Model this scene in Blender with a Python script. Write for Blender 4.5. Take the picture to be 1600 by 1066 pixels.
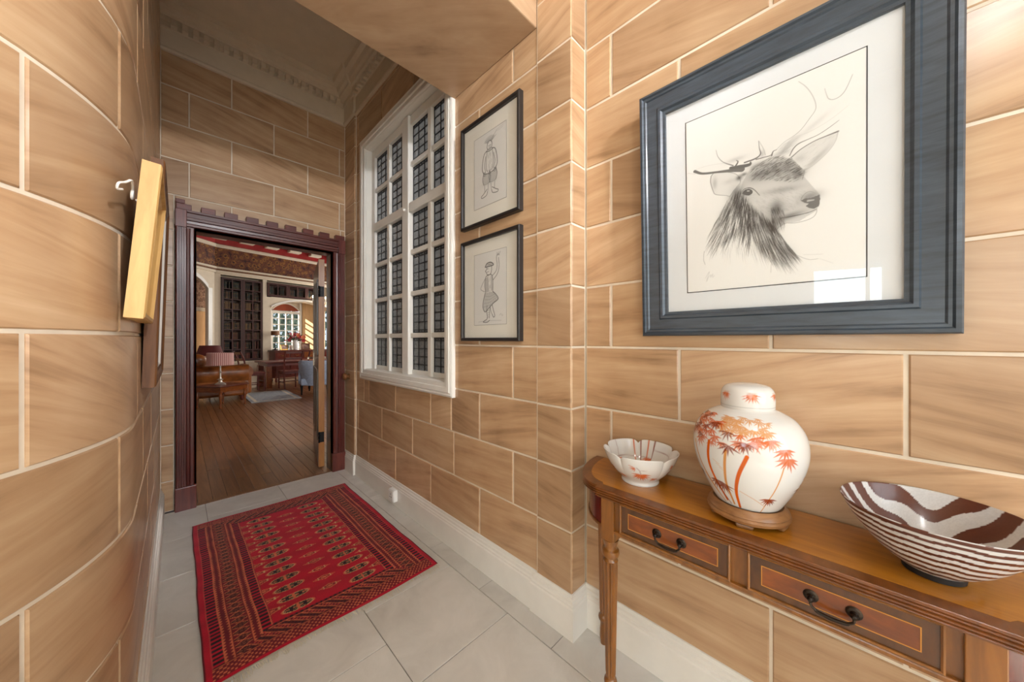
import bpy, bmesh, math, random
import numpy as np
from mathutils import Vector, Matrix

for o in list(bpy.data.objects):
    bpy.data.objects.remove(o)
SC = bpy.context.scene
COL = SC.collection
R = math.radians
PI = math.pi

# ---------------------------------------------------------------- camera, world, lights, exposure
cam = bpy.data.cameras.new('camera')
cam.sensor_fit = 'HORIZONTAL'
cam.sensor_width = 36.0
cam.lens = 522.0 / 1600.0 * 36.0
cam.shift_y = -2.0 / 1600.0
cam.clip_start = 0.01
camo = bpy.data.objects.new('camera', cam)
COL.objects.link(camo)
camo.location = (0, 0, 1.25)
camo.rotation_euler = (R(90), 0, R(-45))
SC.camera = camo

SC.view_settings.view_transform = 'Standard'
SC.view_settings.look = 'None'
SC.view_settings.exposure = -0.20
SC.view_settings.gamma = 1.0
SC.view_settings.use_curve_mapping = False

W = bpy.data.worlds.new('world')
SC.world = W
W.use_nodes = True
W.node_tree.nodes['Background'].inputs[0].default_value = (0.75, 0.87, 1.0, 1)
W.node_tree.nodes['Background'].inputs[1].default_value = 1.1


def area_light(name, loc, look, sx, sy, power, color=(1, 1, 1)):
    l = bpy.data.lights.new(name, 'AREA')
    l.shape = 'RECTANGLE'
    l.size, l.size_y = sx, sy
    l.energy = power
    l.color = color
    o = bpy.data.objects.new(name, l)
    COL.objects.link(o)
    o.location = loc
    d = Vector(look) - Vector(loc)
    o.rotation_euler = d.to_track_quat('-Z', 'Z').to_euler()
    return o


def point_light(name, loc, power, radius, color=(1, 1, 1)):
    l = bpy.data.lights.new(name, 'POINT')
    l.energy = power
    l.shadow_soft_size = radius
    l.color = color
    o = bpy.data.objects.new(name, l)
    COL.objects.link(o)
    o.location = loc
    return o


# added hall fills and the small side window, the hall pendant, the light well behind the leaded window
area_light('hall_left_fill', (-2.72, -1.25, 1.8), (1.2, 0.3, 1.5), 1.0, 1.5, 38, (0.86, 0.94, 1.0))  # fill added at an unseen window, clear of the stag glass reflection
area_light('hall_side_light', (-2.72, 0.0, 1.47), (1.2, 0.25, 1.2), .55, .7, 16, (0.86, 0.94, 1.0))
area_light('hall_rear_fill', (0.2, -2.0, 1.7), (0.4, 3.0, 1.3), 1.6, 1.8, 62, (0.88, 0.95, 1.0))  # main fill, added behind the camera
point_light('hall_pendant_light', (0.15, -0.45, 2.62), 26, 0.09, (0.96, 0.97, 1.0))
sp = bpy.data.lights.new('end_wall_fill', 'SPOT')  # spot added to brighten the end wall below the beam
sp.energy = 210
sp.spot_size = R(62)
sp.spot_blend = 0.5
sp.shadow_soft_size = 0.07
sp.color = (0.97, 0.97, 1.0)
spo = bpy.data.objects.new('end_wall_fill', sp)
COL.objects.link(spo)
spo.location = (0.55, -1.2, 2.6)
spo.rotation_euler = (Vector((0.5, 3.48, 1.75)) - Vector((0.55, -1.2, 2.6))).to_track_quat('-Z', 'Y').to_euler()
area_light('light_well', (2.35, 2.3, 2.3), (1.3, 2.3, 1.9), 1.4, 1.6, 14, (0.92, 0.96, 1.0))
# the library: daylight from its windows on the right, added fill near the door, and the sun
area_light('library_window_light', (5.3, 11.3, 2.2), (1.0, 8.6, 0.9), 2.5, 2.4, 190, (1.0, 0.92, 0.82))
area_light('library_near_fill', (3.4, 4.3, 2.4), (1.2, 9.5, 1.6), 1.4, 1.8, 110, (1.0, 0.94, 0.86))  # fill added inside the room to brighten the floor by the door
sun = bpy.data.lights.new('sun', 'SUN')
sun.energy = 60.0
sun.angle = R(0.6)
sun.color = (1.0, 0.95, 0.86)
suno = bpy.data.objects.new('sun', sun)
COL.objects.link(suno)
suno.rotation_euler = Vector((0.80, -0.36, -0.46)).to_track_quat('-Z', 'Y').to_euler()

# ---------------------------------------------------------------- materials


def lin(c):
    return tuple(((x / 255.0) / 12.92 if x / 255.0 <= 0.04045 else ((x / 255.0 + 0.055) / 1.055) ** 2.4) for x in c)


def hexc(r, g, b):
    return lin((r, g, b)) + (1.0,)


class NT:
    def __init__(self, name):
        self.m = bpy.data.materials.new(name)
        self.m.use_nodes = True
        self.t = self.m.node_tree
        self.b = self.t.nodes['Principled BSDF']
        self.out = self.t.nodes['Material Output']

    def n(self, typ, **kw):
        nd = self.t.nodes.new(typ)
        for k, v in kw.items():
            setattr(nd, k, v)
        return nd

    def l(self, a, b):
        self.t.links.new(a, b)

    def ramp(self, fac, stops):
        r = self.n('ShaderNodeValToRGB')
        els = r.color_ramp.elements
        while len(els) < len(stops):
            els.new(0.5)
        for e, (p, c) in zip(els, stops):
            e.position = p
            e.color = c
        self.l(fac, r.inputs[0])
        return r.outputs[0]

    def math(self, op, a, b=None):
        nd = self.n('ShaderNodeMath', operation=op)
        for i, v in enumerate((a, b)):
            if v is None:
                continue
            if isinstance(v, (int, float)):
                nd.inputs[i].default_value = v
            else:
                self.l(v, nd.inputs[i])
        return nd.outputs[0]

    def mix(self, fac, a, b, blend='MIX'):
        nd = self.n('ShaderNodeMix', data_type='RGBA', blend_type=blend)
        for i, v in ((0, fac), (6, a), (7, b)):
            if isinstance(v, (int, float, tuple)):
                nd.inputs[i].default_value = v
            else:
                self.l(v, nd.inputs[i])
        return nd.outputs[2]

    def coords(self, scale=(1, 1, 1), rnd=True, rot=(0, 0, 0)):
        tc = self.n('ShaderNodeTexCoord')
        mp = self.n('ShaderNodeMapping')
        mp.inputs['Scale'].default_value = scale
        mp.inputs['Rotation'].default_value = rot
        self.l(tc.outputs['Object'], mp.inputs[0])
        if not rnd:
            return mp.outputs[0], None
        oi = self.n('ShaderNodeObjectInfo')
        mul = self.math('MULTIPLY', oi.outputs['Random'], 37.0)
        cb = self.n('ShaderNodeCombineXYZ')
        for i in range(3):
            self.l(mul, cb.inputs[i])
        ad = self.n('ShaderNodeVectorMath', operation='ADD')
        self.l(mp.outputs[0], ad.inputs[0])
        self.l(cb.outputs[0], ad.inputs[1])
        return ad.outputs[0], oi.outputs['Random']

    def noise(self, vec, scale, detail=4, rough=0.55, dist=0.0):
        nd = self.n('ShaderNodeTexNoise')
        nd.inputs['Scale'].default_value = scale
        nd.inputs['Detail'].default_value = detail
        nd.inputs['Roughness'].default_value = rough
        nd.inputs['Distortion'].default_value = dist
        self.l(vec, nd.inputs['Vector'])
        return nd.outputs[0]

    def front_only(self, fac, k):
        g = self.n('ShaderNodeNewGeometry')
        inv = self.math('SUBTRACT', 1.0, g.outputs['Backfacing'])
        return self.math('MULTIPLY', self.math('MULTIPLY', fac, k), inv)

    def bump(self, h, strength=0.2, dist=0.002):
        bp = self.n('ShaderNodeBump')
        bp.inputs['Strength'].default_value = strength
        bp.inputs['Distance'].default_value = dist
        self.l(h, bp.inputs['Height'])
        self.l(bp.outputs[0], self.b.inputs['Normal'])


def plain(name, col, rough=0.5, metal=0.0, var=0.06, scale=9.0, coat=0.0, spec=0.5):
    t = NT(name)
    v, _ = t.coords()
    f = t.noise(v, scale)
    c0 = tuple(x * (1 - var * 2) for x in col[:3]) + (1,)
    c1 = tuple(min(1, x * (1 + var * 2)) for x in col[:3]) + (1,)
    t.l(t.ramp(f, [(0.3, c0), (0.7, c1)]), t.b.inputs['Base Color'])
    t.b.inputs['Roughness'].default_value = rough
    t.b.inputs['Metallic'].default_value = metal
    t.b.inputs['Coat Weight'].default_value = coat
    t.b.inputs['Coat Roughness'].default_value = 0.12
    t.b.inputs['Specular IOR Level'].default_value = spec
    return t.m


def wood(name, c0, c1, scale=(2, 2, 20), rough=0.35, coat=0.3, c2=None, nscale=3.0, rvar=0.3):
    t = NT(name)
    v, rn = t.coords(scale)
    f = t.noise(v, nscale, 6, 0.6, 0.6)
    stops = [(0.25, c0), (0.72, c1)] if c2 is None else [(0.25, c0), (0.5, c2), (0.75, c1)]
    c = t.ramp(f, stops)
    k = t.ramp(rn, [(0.0, (1 - rvar, 1 - rvar, 1 - rvar, 1)), (1.0, (1 + rvar * .3, 1 + rvar * .3, 1 + rvar * .3, 1))])
    c = t.mix(1.0, c, k, 'MULTIPLY')
    t.l(c, t.b.inputs['Base Color'])
    t.b.inputs['Roughness'].default_value = rough
    t.b.inputs['Coat Weight'].default_value = coat
    t.b.inputs['Coat Roughness'].default_value = 0.18
    t.bump(f, 0.06, 0.001)
    return t.m


def stone_mat(name, bright=1.0, rough=0.33):
    t = NT(name)
    tc = t.n('ShaderNodeTexCoord')
    oi = t.n('ShaderNodeObjectInfo')
    rnd = oi.outputs['Random']
    sep = t.n('ShaderNodeSeparateXYZ')
    t.l(tc.outputs['Object'], sep.inputs[0])
    tilt = t.math('MULTIPLY', t.math('SUBTRACT', rnd, 0.45), 0.55)
    along = t.math('ADD', sep.outputs[0], sep.outputs[1])
    z = t.math('ADD', sep.outputs[2], t.math('MULTIPLY', along, tilt))
    cb = t.n('ShaderNodeCombineXYZ')
    t.l(t.math('ADD', t.math('MULTIPLY', sep.outputs[0], 1.6), t.math('MULTIPLY', rnd, 71.0)), cb.inputs[0])
    t.l(t.math('ADD', t.math('MULTIPLY', sep.outputs[1], 1.6), t.math('MULTIPLY', rnd, 23.0)), cb.inputs[1])
    t.l(t.math('ADD', t.math('MULTIPLY', z, 19.0), t.math('MULTIPLY', rnd, 47.0)), cb.inputs[2])
    f1 = t.noise(cb.outputs[0], 1.0, 5, 0.62, 0.35)
    cloud_v = t.n('ShaderNodeVectorMath', operation='ADD')
    cb2 = t.n('ShaderNodeCombineXYZ')
    t.l(t.math('MULTIPLY', rnd, 31.0), cb2.inputs[0])
    t.l(tc.outputs['Object'], cloud_v.inputs[0])
    t.l(cb2.outputs[0], cloud_v.inputs[1])
    f2 = t.noise(cloud_v.outputs[0], 5.0, 3, 0.5)
    f = t.math('ADD', t.math('MULTIPLY', f1, 0.72), t.math('MULTIPLY', f2, 0.28))
    b = bright

    def s(c):
        return tuple(x * b for x in lin(c)) + (1,)
    c = t.ramp(f, [(0.30, s((146, 113, 82))), (0.45, s((185, 150, 115))), (0.60, s((200, 168, 133))), (0.76, s((214, 186, 152)))])
    k = t.ramp(rnd, [(0.0, (0.80, 0.77, 0.75, 1)), (0.3, (0.93, 0.91, 0.88, 1)), (0.6, (1.0, 0.97, 0.93, 1)), (1.0, (1.06, 1.05, 1.05, 1))])
    c = t.mix(1.0, c, k, 'MULTIPLY')
    t.l(c, t.b.inputs['Base Color'])
    t.b.inputs['Roughness'].default_value = rough
    t.b.inputs['Specular IOR Level'].default_value = 0.5
    t.b.inputs['Coat Weight'].default_value = 0.22
    t.b.inputs['Coat Roughness'].default_value = 0.2
    t.bump(f1, 0.10, 0.002)
    return t.m


def paint_mat(name, rough=0.5, spec=0.5, coat=0.0, sheen=0.0, bump=0.0):
    t = NT(name)
    a = t.n('ShaderNodeVertexColor', layer_name='paint')
    t.l(a.outputs[0], t.b.inputs['Base Color'])
    t.b.inputs['Roughness'].default_value = rough
    t.b.inputs['Specular IOR Level'].default_value = spec
    t.b.inputs['Coat Weight'].default_value = coat
    t.b.inputs['Coat Roughness'].default_value = 0.04
    t.b.inputs['Sheen Weight'].default_value = sheen
    if bump:
        v, _ = t.coords()
        t.bump(t.noise(v, 420.0, 3), bump, 0.002)
    return t.m


def clear_glass(name, tint=(1, 1, 1, 1), refl=1.0, rough=0.0):
    t = NT(name)
    tr = t.n('ShaderNodeBsdfTransparent')
    tr.inputs[0].default_value = tint
    gl = t.n('ShaderNodeBsdfGlossy')
    gl.inputs['Roughness'].default_value = rough
    fr = t.n('ShaderNodeFresnel')
    fr.inputs[0].default_value = 1.5
    mx = t.n('ShaderNodeMixShader')
    t.l(t.front_only(fr.outputs[0], refl), mx.inputs[0])
    t.l(tr.outputs[0], mx.inputs[1])
    t.l(gl.outputs[0], mx.inputs[2])
    t.l(mx.outputs[0], t.out.inputs[0])
    return t.m


def leaded_glass(name):
    t = NT(name)
    v, _ = t.coords()
    f = t.noise(v, 60.0, 4)
    tl = t.n('ShaderNodeBsdfTranslucent')
    t.l(t.ramp(f, [(0.3, hexc(150, 150, 150)), (0.7, hexc(185, 186, 186))]), tl.inputs[0])
    tr = t.n('ShaderNodeBsdfTransparent')
    tr.inputs[0].default_value = (0.62, 0.63, 0.64, 1)
    m1 = t.n('ShaderNodeMixShader')
    m1.inputs[0].default_value = 0.55
    t.l(tl.outputs[0], m1.inputs[1])
    t.l(tr.outputs[0], m1.inputs[2])
    gl = t.n('ShaderNodeBsdfGlossy')
    gl.inputs['Roughness'].default_value = 0.12
    fr = t.n('ShaderNodeFresnel')
    fr.inputs[0].default_value = 1.45
    mx = t.n('ShaderNodeMixShader')
    t.l(t.front_only(fr.outputs[0], 1.0), mx.inputs[0])
    t.l(m1.outputs[0], mx.inputs[1])
    t.l(gl.outputs[0], mx.inputs[2])
    t.l(mx.outputs[0], t.out.inputs[0])
    return t.m


def emit(name, col, strength):
    t = NT(name)
    t.b.inputs['Base Color'].default_value = col
    t.b.inputs['Emission Color'].default_value = col
    t.b.inputs['Emission Strength'].default_value = strength
    return t.m


def tile_mat(name):
    t = NT(name)
    v, rn = t.coords()
    f = t.noise(v, 4.5, 6, 0.62, 0.8)
    c = t.ramp(f, [(0.3, hexc(204, 199, 192)), (0.55, hexc(218, 214, 207)), (0.75, hexc(228, 224, 218))])
    k = t.ramp(rn, [(0, (0.94, 0.94, 0.94, 1)), (1, (1.03, 1.03, 1.03, 1))])
    t.l(t.mix(1.0, c, k, 'MULTIPLY'), t.b.inputs['Base Color'])
    t.b.inputs['Roughness'].default_value = 0.30
    return t.m


M = {}
M['stone'] = stone_mat('sandstone_blocks')
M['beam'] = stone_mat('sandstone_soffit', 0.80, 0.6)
M['grout'] = plain('pale_grout', hexc(222, 208, 188), 0.8)
M['white'] = plain('white_gloss_paint', hexc(232, 229, 222), 0.35, var=0.015)
M['cream'] = plain('cream_plaster', hexc(222, 208, 186), 0.7, var=0.02)
M['tile'] = tile_mat('cream_stone_tile')
M['tilegrout'] = plain('grey_tile_grout', hexc(128, 122, 114), 0.9)
M['mahog'] = wood('dark_red_mahogany', hexc(70, 24, 20), hexc(122, 56, 46), (14, 14, 1.5), 0.35, 0.3)
M['mahogh'] = wood('dark_red_mahogany_level', hexc(76, 28, 23), hexc(126, 60, 48), (1.5, 14, 14), 0.35, 0.3)
M['darkwood'] = wood('near_black_mahogany', hexc(48, 16, 12), hexc(84, 32, 24), (14, 14, 2), 0.45, 0.05)
M['pine'] = wood('raw_pine', hexc(190, 142, 76), hexc(222, 182, 114), (12, 12, 1.2), 0.5, 0.05)
M['brownframe'] = wood('brown_frame_wood', hexc(96, 58, 28), hexc(138, 90, 48), (10, 10, 1.2), 0.6, 0.0)
M['satin'] = wood('satinwood_top', hexc(150, 90, 16), hexc(190, 124, 32), (12, 1.2, 4), 0.28, 0.6, rvar=0.05)
M['crossband'] = wood('mahogany_crossband', hexc(84, 44, 14), hexc(130, 74, 26), (3, 10, 3), 0.28, 0.6, rvar=0.1)
M['legwood'] = wood('polished_leg_wood', hexc(100, 58, 16), hexc(150, 94, 32), (14, 14, 1.5), 0.3, 0.5, rvar=0.1)
M['drawer'] = wood('flame_mahogany_drawer', hexc(86, 38, 10), hexc(148, 78, 24), (6, 3, 9), 0.28, 0.5, rvar=0.1)
M['drawerdark'] = wood('drawer_crossband', hexc(64, 36, 14), hexc(100, 60, 24), (9, 9, 3), 0.28, 0.5, rvar=0.1)
M['redmahog'] = wood('red_mahogany_end', hexc(70, 16, 10), hexc(112, 34, 18), (14, 14, 1.5), 0.25, 0.6, rvar=0.1)
M['inlay'] = plain('boxwood_inlay', hexc(196, 132, 52), 0.4)
M['bronze'] = plain('aged_bronze', hexc(58, 50, 44), 0.32, 0.9)
M['darkframe'] = wood('blue_black_frame', hexc(40, 48, 57), hexc(66, 78, 90), (3, 3, 22), 0.36, 0.25, rvar=0.05)
M['blackframe'] = plain('black_frame', hexc(38, 34, 33), 0.4)
M['mat'] = plain('white_mount_board', hexc(216, 220, 222), 0.8, var=0.01)
M['matcream'] = plain('cream_mount_board', hexc(222, 218, 206), 0.8, var=0.01)
M['black'] = plain('black_line', hexc(24, 22, 22), 0.6)
M['lead'] = plain('lead_came', hexc(38, 38, 42), 0.45, 0.4)
M['picglass'] = clear_glass('picture_glass')
M['glass'] = clear_glass('window_glass', (0.97, 0.98, 0.98, 1))
M['leaded'] = leaded_glass('leaded_glass')
M['drawing'] = paint_mat('pencil_drawing', 0.8, 0.3)
M['rug'] = paint_mat('rug_pile', 0.92, 0.15, 0, 0.12, 0.5)
M['porcelain'] = paint_mat('painted_porcelain', 0.16, 0.5, 0.25)
M['zebra'] = paint_mat('striped_glazed_bowl', 0.3, 0.5, 0.15)
M['fringe'] = plain('cream_wool_fringe', hexc(206, 196, 176), 0.95)
M['standwood'] = wood('pale_brown_stand', hexc(116, 76, 42), hexc(168, 122, 78), (4, 4, 14), 0.4, 0.2)
M['steel'] = plain('bright_steel', hexc(190, 190, 190), 0.25, 1.0)
M['iron'] = plain('black_iron', hexc(24, 24, 26), 0.5, 0.6)
M['brass'] = plain('aged_brass', hexc(168, 128, 62), 0.3, 0.9)
M['porcelain_plain'] = plain('plain_porcelain', lin((218, 216, 212)) + (1,), 0.16, var=0.01, coat=0.25)
M['plastic'] = plain('white_plastic', hexc(236, 236, 234), 0.4, var=0.01)
M['blackpl'] = plain('black_socket_hole', hexc(20, 20, 20), 0.5)
M['plank'] = wood('oak_floor_plank', hexc(106, 66, 36), hexc(160, 110, 66), (12, 0.9, 4), 0.30, 0.25, rvar=0.25)
M['doorgrey'] = wood('grey_brown_door_face', hexc(70, 70, 76), hexc(104, 100, 100), (10, 10, 1.2), 0.28, 0.5)  # grey carries the blue light reflected on the open leaf
M['dooredge'] = wood('oak_door_edge', hexc(136, 86, 38), hexc(176, 118, 58), (12, 12, 1.2), 0.45, 0.1)
M['leather'] = plain('tan_leather', hexc(132, 76, 30), 0.38, var=0.3, scale=5.0, coat=0.2)
M['redshade'] = plain('dark_red_shade', hexc(86, 26, 24), 0.8)
M['pinkshade'] = None
M['bluecloth'] = plain('grey_blue_upholstery', hexc(160, 178, 206), 0.9, var=0.08, scale=30)
M['redceil'] = plain('red_painted_ceiling', hexc(150, 24, 22), 0.5)
M['darkbeam'] = plain('dark_ceiling_beam', hexc(48, 30, 24), 0.5)
M['tanpanel'] = wood('tan_panelling', hexc(196, 156, 108), hexc(222, 186, 140), (12, 12, 1.2), 0.4, 0.1, rvar=0.1)
M['terracotta'] = plain('terracotta_blind', hexc(150, 72, 46), 0.8)
M['candle'] = emit('candle_flame', (1.0, 0.78, 0.45, 1), 30.0)
M['petalred'] = plain('red_petals', hexc(168, 24, 36), 0.7)
M['petalpink'] = plain('pink_petals', hexc(226, 150, 160), 0.7)
M['petalorange'] = plain('orange_petals', hexc(214, 120, 70), 0.7)
M['leafgreen'] = plain('dark_leaves', hexc(60, 78, 50), 0.7)
M['silver'] = plain('silvery_metal', hexc(214, 208, 198), 0.3, 0.8)


def damask(name, c0, c1, c2, scale=6.0):
    t = NT(name)
    v, _ = t.coords((1, 1, 1), False)
    w = t.n('ShaderNodeTexWave', wave_type='RINGS', rings_direction='SPHERICAL')
    vor = t.n('ShaderNodeTexVoronoi')
    vor.inputs['Scale'].default_value = scale
    t.l(v, vor.inputs['Vector'])
    f = t.noise(v, scale * 3.2, 4, 0.6, 2.2)
    g = t.math('ADD', t.math('MULTIPLY', vor.outputs[0], 0.55), t.math('MULTIPLY', f, 0.6))
    t.l(t.ramp(g, [(0.40, c0), (0.50, c1), (0.56, c0), (0.66, c2), (0.74, c0)]), t.b.inputs['Base Color'])
    t.b.inputs['Roughness'].default_value = 0.6
    t.t.nodes.remove(w)
    return t.m


M['frieze'] = damask('gilt_damask_frieze', hexc(58, 22, 16), hexc(168, 110, 46), hexc(124, 66, 32), 8.0)
M['paper'] = damask('floral_wallpaper', hexc(150, 112, 96), hexc(84, 58, 56), hexc(196, 164, 146), 12.0)


def shade_mat():
    t = NT('pink_striped_shade')
    tc = t.n('ShaderNodeTexCoord')
    sep = t.n('ShaderNodeSeparateXYZ')
    t.l(tc.outputs['Object'], sep.inputs[0])
    ang = t.math('ARCTAN2', sep.outputs[1], sep.outputs[0])
    s = t.math('SINE', t.math('MULTIPLY', ang, 44.0))
    t.l(t.ramp(t.math('ADD', t.math('MULTIPLY', s, 0.5), 0.5), [(0.2, hexc(150, 84, 84)), (0.8, hexc(222, 186, 178))]), t.b.inputs['Base Color'])
    t.b.inputs['Roughness'].default_value = 0.8
    return t.m


M['pinkshade'] = shade_mat()


def bluerug_mat():
    t = NT('faded_blue_rug')
    v, _ = t.coords((1, 1, 1), False)
    f = t.noise(v, 9.0, 5, 0.6, 1.5)
    t.l(t.ramp(f, [(0.35, hexc(120, 128, 140)), (0.6, hexc(168, 172, 176)), (0.75, hexc(150, 120, 116))]), t.b.inputs['Base Color'])
    t.b.inputs['Roughness'].default_value = 0.95
    return t.m


M['bluerug'] = bluerug_mat()

# ---------------------------------------------------------------- mesh helpers


def tag(o, label=None, cat=None, group=None, kind=None):
    if label:
        o['label'] = label
    if cat:
        o['category'] = cat
    if group:
        o['group'] = group
    if kind:
        o['kind'] = kind
    return o


def empty(name, loc, rz=0.0, label=None, cat=None, group=None, kind=None):
    o = bpy.data.objects.new(name, None)
    o.empty_display_size = 0.05
    COL.objects.link(o)
    o.location = loc
    o.rotation_euler = (0, 0, rz)
    return tag(o, label, cat, group, kind)


def copy_tree(o, parent=None):
    c = o.copy()
    COL.objects.link(c)
    c.parent = parent
    for ch in list(o.children):
        copy_tree(ch, c)
    return c


class MB:
    def __init__(self):
        self.v, self.f = [], []

    def add(self, vs, fs):
        k = len(self.v)
        self.v += [tuple(p) for p in vs]
        self.f += [tuple(i + k for i in f) for f in fs]
        return self

    def box(self, c, s, rz=0.0, top=1.0):
        hx, hy, hz = s[0] / 2, s[1] / 2, s[2] / 2
        cr, sr = math.cos(rz), math.sin(rz)
        vs = []
        for z, k in ((-hz, 1.0), (hz, top)):
            for x, y in ((-hx, -hy), (hx, -hy), (hx, hy), (-hx, hy)):
                x, y = x * k, y * k
                vs.append((c[0] + x * cr - y * sr, c[1] + x * sr + y * cr, c[2] + z))
        return self.add(vs, [(3, 2, 1, 0), (4, 5, 6, 7), (0, 1, 5, 4), (1, 2, 6, 5), (2, 3, 7, 6), (3, 0, 4, 7)])

    def b2(self, a, b):
        return self.box([(a[i] + b[i]) / 2 for i in range(3)], [abs(a[i] - b[i]) for i in range(3)])

    def lathe(self, prof, seg=24, c=(0, 0, 0), cap=True, flute=0, fd=0.0, frange=(0, 0)):
        vs, fs = [], []
        n = len(prof)
        for r, z in prof:
            for j in range(seg):
                a = 2 * PI * j / seg
                rr = r
                if flute and frange[0] <= z <= frange[1]:
                    rr = r * (1 - fd * (0.5 - 0.5 * math.cos(a * flute)))
                vs.append((c[0] + rr * math.cos(a), c[1] + rr * math.sin(a), c[2] + z))
        for i in range(n - 1):
            for j in range(seg):
                k = (j + 1) % seg
                fs.append((i * seg + j, i * seg + k, (i + 1) * seg + k, (i + 1) * seg + j))
        if cap:
            fs.append(tuple(reversed(range(seg))))
            fs.append(tuple((n - 1) * seg + j for j in range(seg)))
        return self.add(vs, fs)

    def tube(self, pts, r, seg=8, closed=False):
        pts = [Vector(p) for p in pts]
        n = len(pts)
        rs = r if isinstance(r, (list, tuple)) else [r] * n
        vs, fs = [], []
        up = None
        for i in range(n):
            if closed:
                t = pts[(i + 1) % n] - pts[i - 1]
            else:
                t = pts[min(i + 1, n - 1)] - pts[max(i - 1, 0)]
            t = t.normalized() if t.length > 1e-9 else Vector((0, 0, 1))
            if up is None:
                up = Vector((0, 0, 1)) if abs(t.z) < 0.9 else Vector((1, 0, 0))
            x = t.cross(up)
            x = x.normalized() if x.length > 1e-6 else t.orthogonal().normalized()
            y = x.cross(t).normalized()
            up = y
            for j in range(seg):
                a = 2 * PI * j / seg
                vs.append(pts[i] + (x * math.cos(a) + y * math.sin(a)) * rs[i])
        for i in range(n if closed else n - 1):
            k = (i + 1) % n
            for j in range(seg):
                m = (j + 1) % seg
                fs.append((i * seg + j, i * seg + m, k * seg + m, k * seg + j))
        if not closed:
            fs.append(tuple(reversed(range(seg))))
            fs.append(tuple((n - 1) * seg + j for j in range(seg)))
        return self.add(vs, fs)

    def prism(self, poly, z0, z1):
        n = len(poly)
        vs = [(p[0], p[1], z0) for p in poly] + [(p[0], p[1], z1) for p in poly]
        fs = [tuple(reversed(range(n))), tuple(range(n, 2 * n))]
        fs += [(i, (i + 1) % n, n + (i + 1) % n, n + i) for i in range(n)]
        return self.add(vs, fs)

    def vprism(self, poly, y0, y1):
        """polygon in x-z, extruded along y"""
        n = len(poly)
        vs = [(p[0], y0, p[1]) for p in poly] + [(p[0], y1, p[1]) for p in poly]
        fs = [tuple(range(n)), tuple(reversed(range(n, 2 * n)))]
        fs += [((i + 1) % n, i, n + i, n + (i + 1) % n) for i in range(n)]
        return self.add(vs, fs)

    def ball(self, c, r, seg=12, rings=8):
        r = r if isinstance(r, (tuple, list)) else (r, r, r)
        vs = [(c[0], c[1], c[2] - r[2])]
        for i in range(1, rings):
            p = PI * i / rings
            for j in range(seg):
                a = 2 * PI * j / seg
                vs.append((c[0] + r[0] * math.sin(p) * math.cos(a), c[1] + r[1] * math.sin(p) * math.sin(a), c[2] - r[2] * math.cos(p)))
        vs.append((c[0], c[1], c[2] + r[2]))
        fs = [(0, 1 + (j + 1) % seg, 1 + j) for j in range(seg)]
        for i in range(rings - 2):
            for j in range(seg):
                k = (j + 1) % seg
                fs.append((1 + i * seg + j, 1 + i * seg + k, 1 + (i + 1) * seg + k, 1 + (i + 1) * seg + j))
        e = len(vs) - 1
        b = 1 + (rings - 2) * seg
        fs += [(e, b + j, b + (j + 1) % seg) for j in range(seg)]
        return self.add(vs, fs)

    def frame(self, w, h, prof):
        """mitred rectangle in x-z centred on 0; prof = [(inset, y)] as a closed loop"""
        n = len(prof)
        vs, fs = [], []
        for sx, sz in ((-1, -1), (1, -1), (1, 1), (-1, 1)):
            for t, y in prof:
                vs.append((sx * (w / 2 - t), y, sz * (h / 2 - t)))
        for c in range(4):
            d = (c + 1) % 4
            for i in range(n):
                k = (i + 1) % n
                fs.append((c * n + i, d * n + i, d * n + k, c * n + k))
        return self.add(vs, fs)

    def sweep(self, path, prof):
        """path: 2D points; prof: [(outward, z)] closed loop, outward = right of travel; mitred"""
        n, m = len(path), len(prof)
        P = [Vector((p[0], p[1])) for p in path]
        vs, fs = [], []
        for i in range(n):
            ns = []
            if i > 0:
                d = (P[i] - P[i - 1]).normalized()
                ns.append(Vector((d.y, -d.x)))
            if i < n - 1:
                d = (P[i + 1] - P[i]).normalized()
                ns.append(Vector((d.y, -d.x)))
            if len(ns) == 2:
                b = (ns[0] + ns[1]).normalized()
                b = b / max(0.3, b.dot(ns[0]))
            else:
                b = ns[0]
            for o, z in prof:
                q = P[i] + b * o
                vs.append((q.x, q.y, z))
        for i in range(n - 1):
            for j in range(m):
                k = (j + 1) % m
                fs.append((i * m + j, i * m + k, (i + 1) * m + k, (i + 1) * m + j))
        fs.append(tuple(range(m)))
        fs.append(tuple(reversed(range((n - 1) * m, n * m))))
        return self.add(vs, fs)

    def build(self, name, mat, parent=None, loc=(0, 0, 0), rot=(0, 0, 0), smooth=False, bevel=0.0, subsurf=0, kind=None):
        me = bpy.data.meshes.new(name)
        me.from_pydata(self.v, [], self.f)
        bm = bmesh.new()
        bm.from_mesh(me)
        bmesh.ops.recalc_face_normals(bm, faces=bm.faces)
        bm.to_mesh(me)
        bm.free()
        me.materials.append(M[mat] if isinstance(mat, str) else mat)
        if smooth or subsurf:
            me.polygons.foreach_set('use_smooth', [True] * len(me.polygons))
            if smooth and not subsurf:
                me.set_sharp_from_angle(angle=R(smooth if smooth > 1 else 40))
        o = bpy.data.objects.new(name, me)
        COL.objects.link(o)
        o.location = loc
        o.rotation_euler = rot
        if parent is not None:
            o.parent = parent
        if bevel:
            b = o.modifiers.new('bevel', 'BEVEL')
            b.width = bevel
            b.segments = 2
            b.limit_method = 'ANGLE'
            b.angle_limit = R(40)
        if subsurf:
            s = o.modifiers.new('subsurf', 'SUBSURF')
            s.levels = s.render_levels = subsurf
        if kind:
            o['kind'] = kind
        return o


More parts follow.
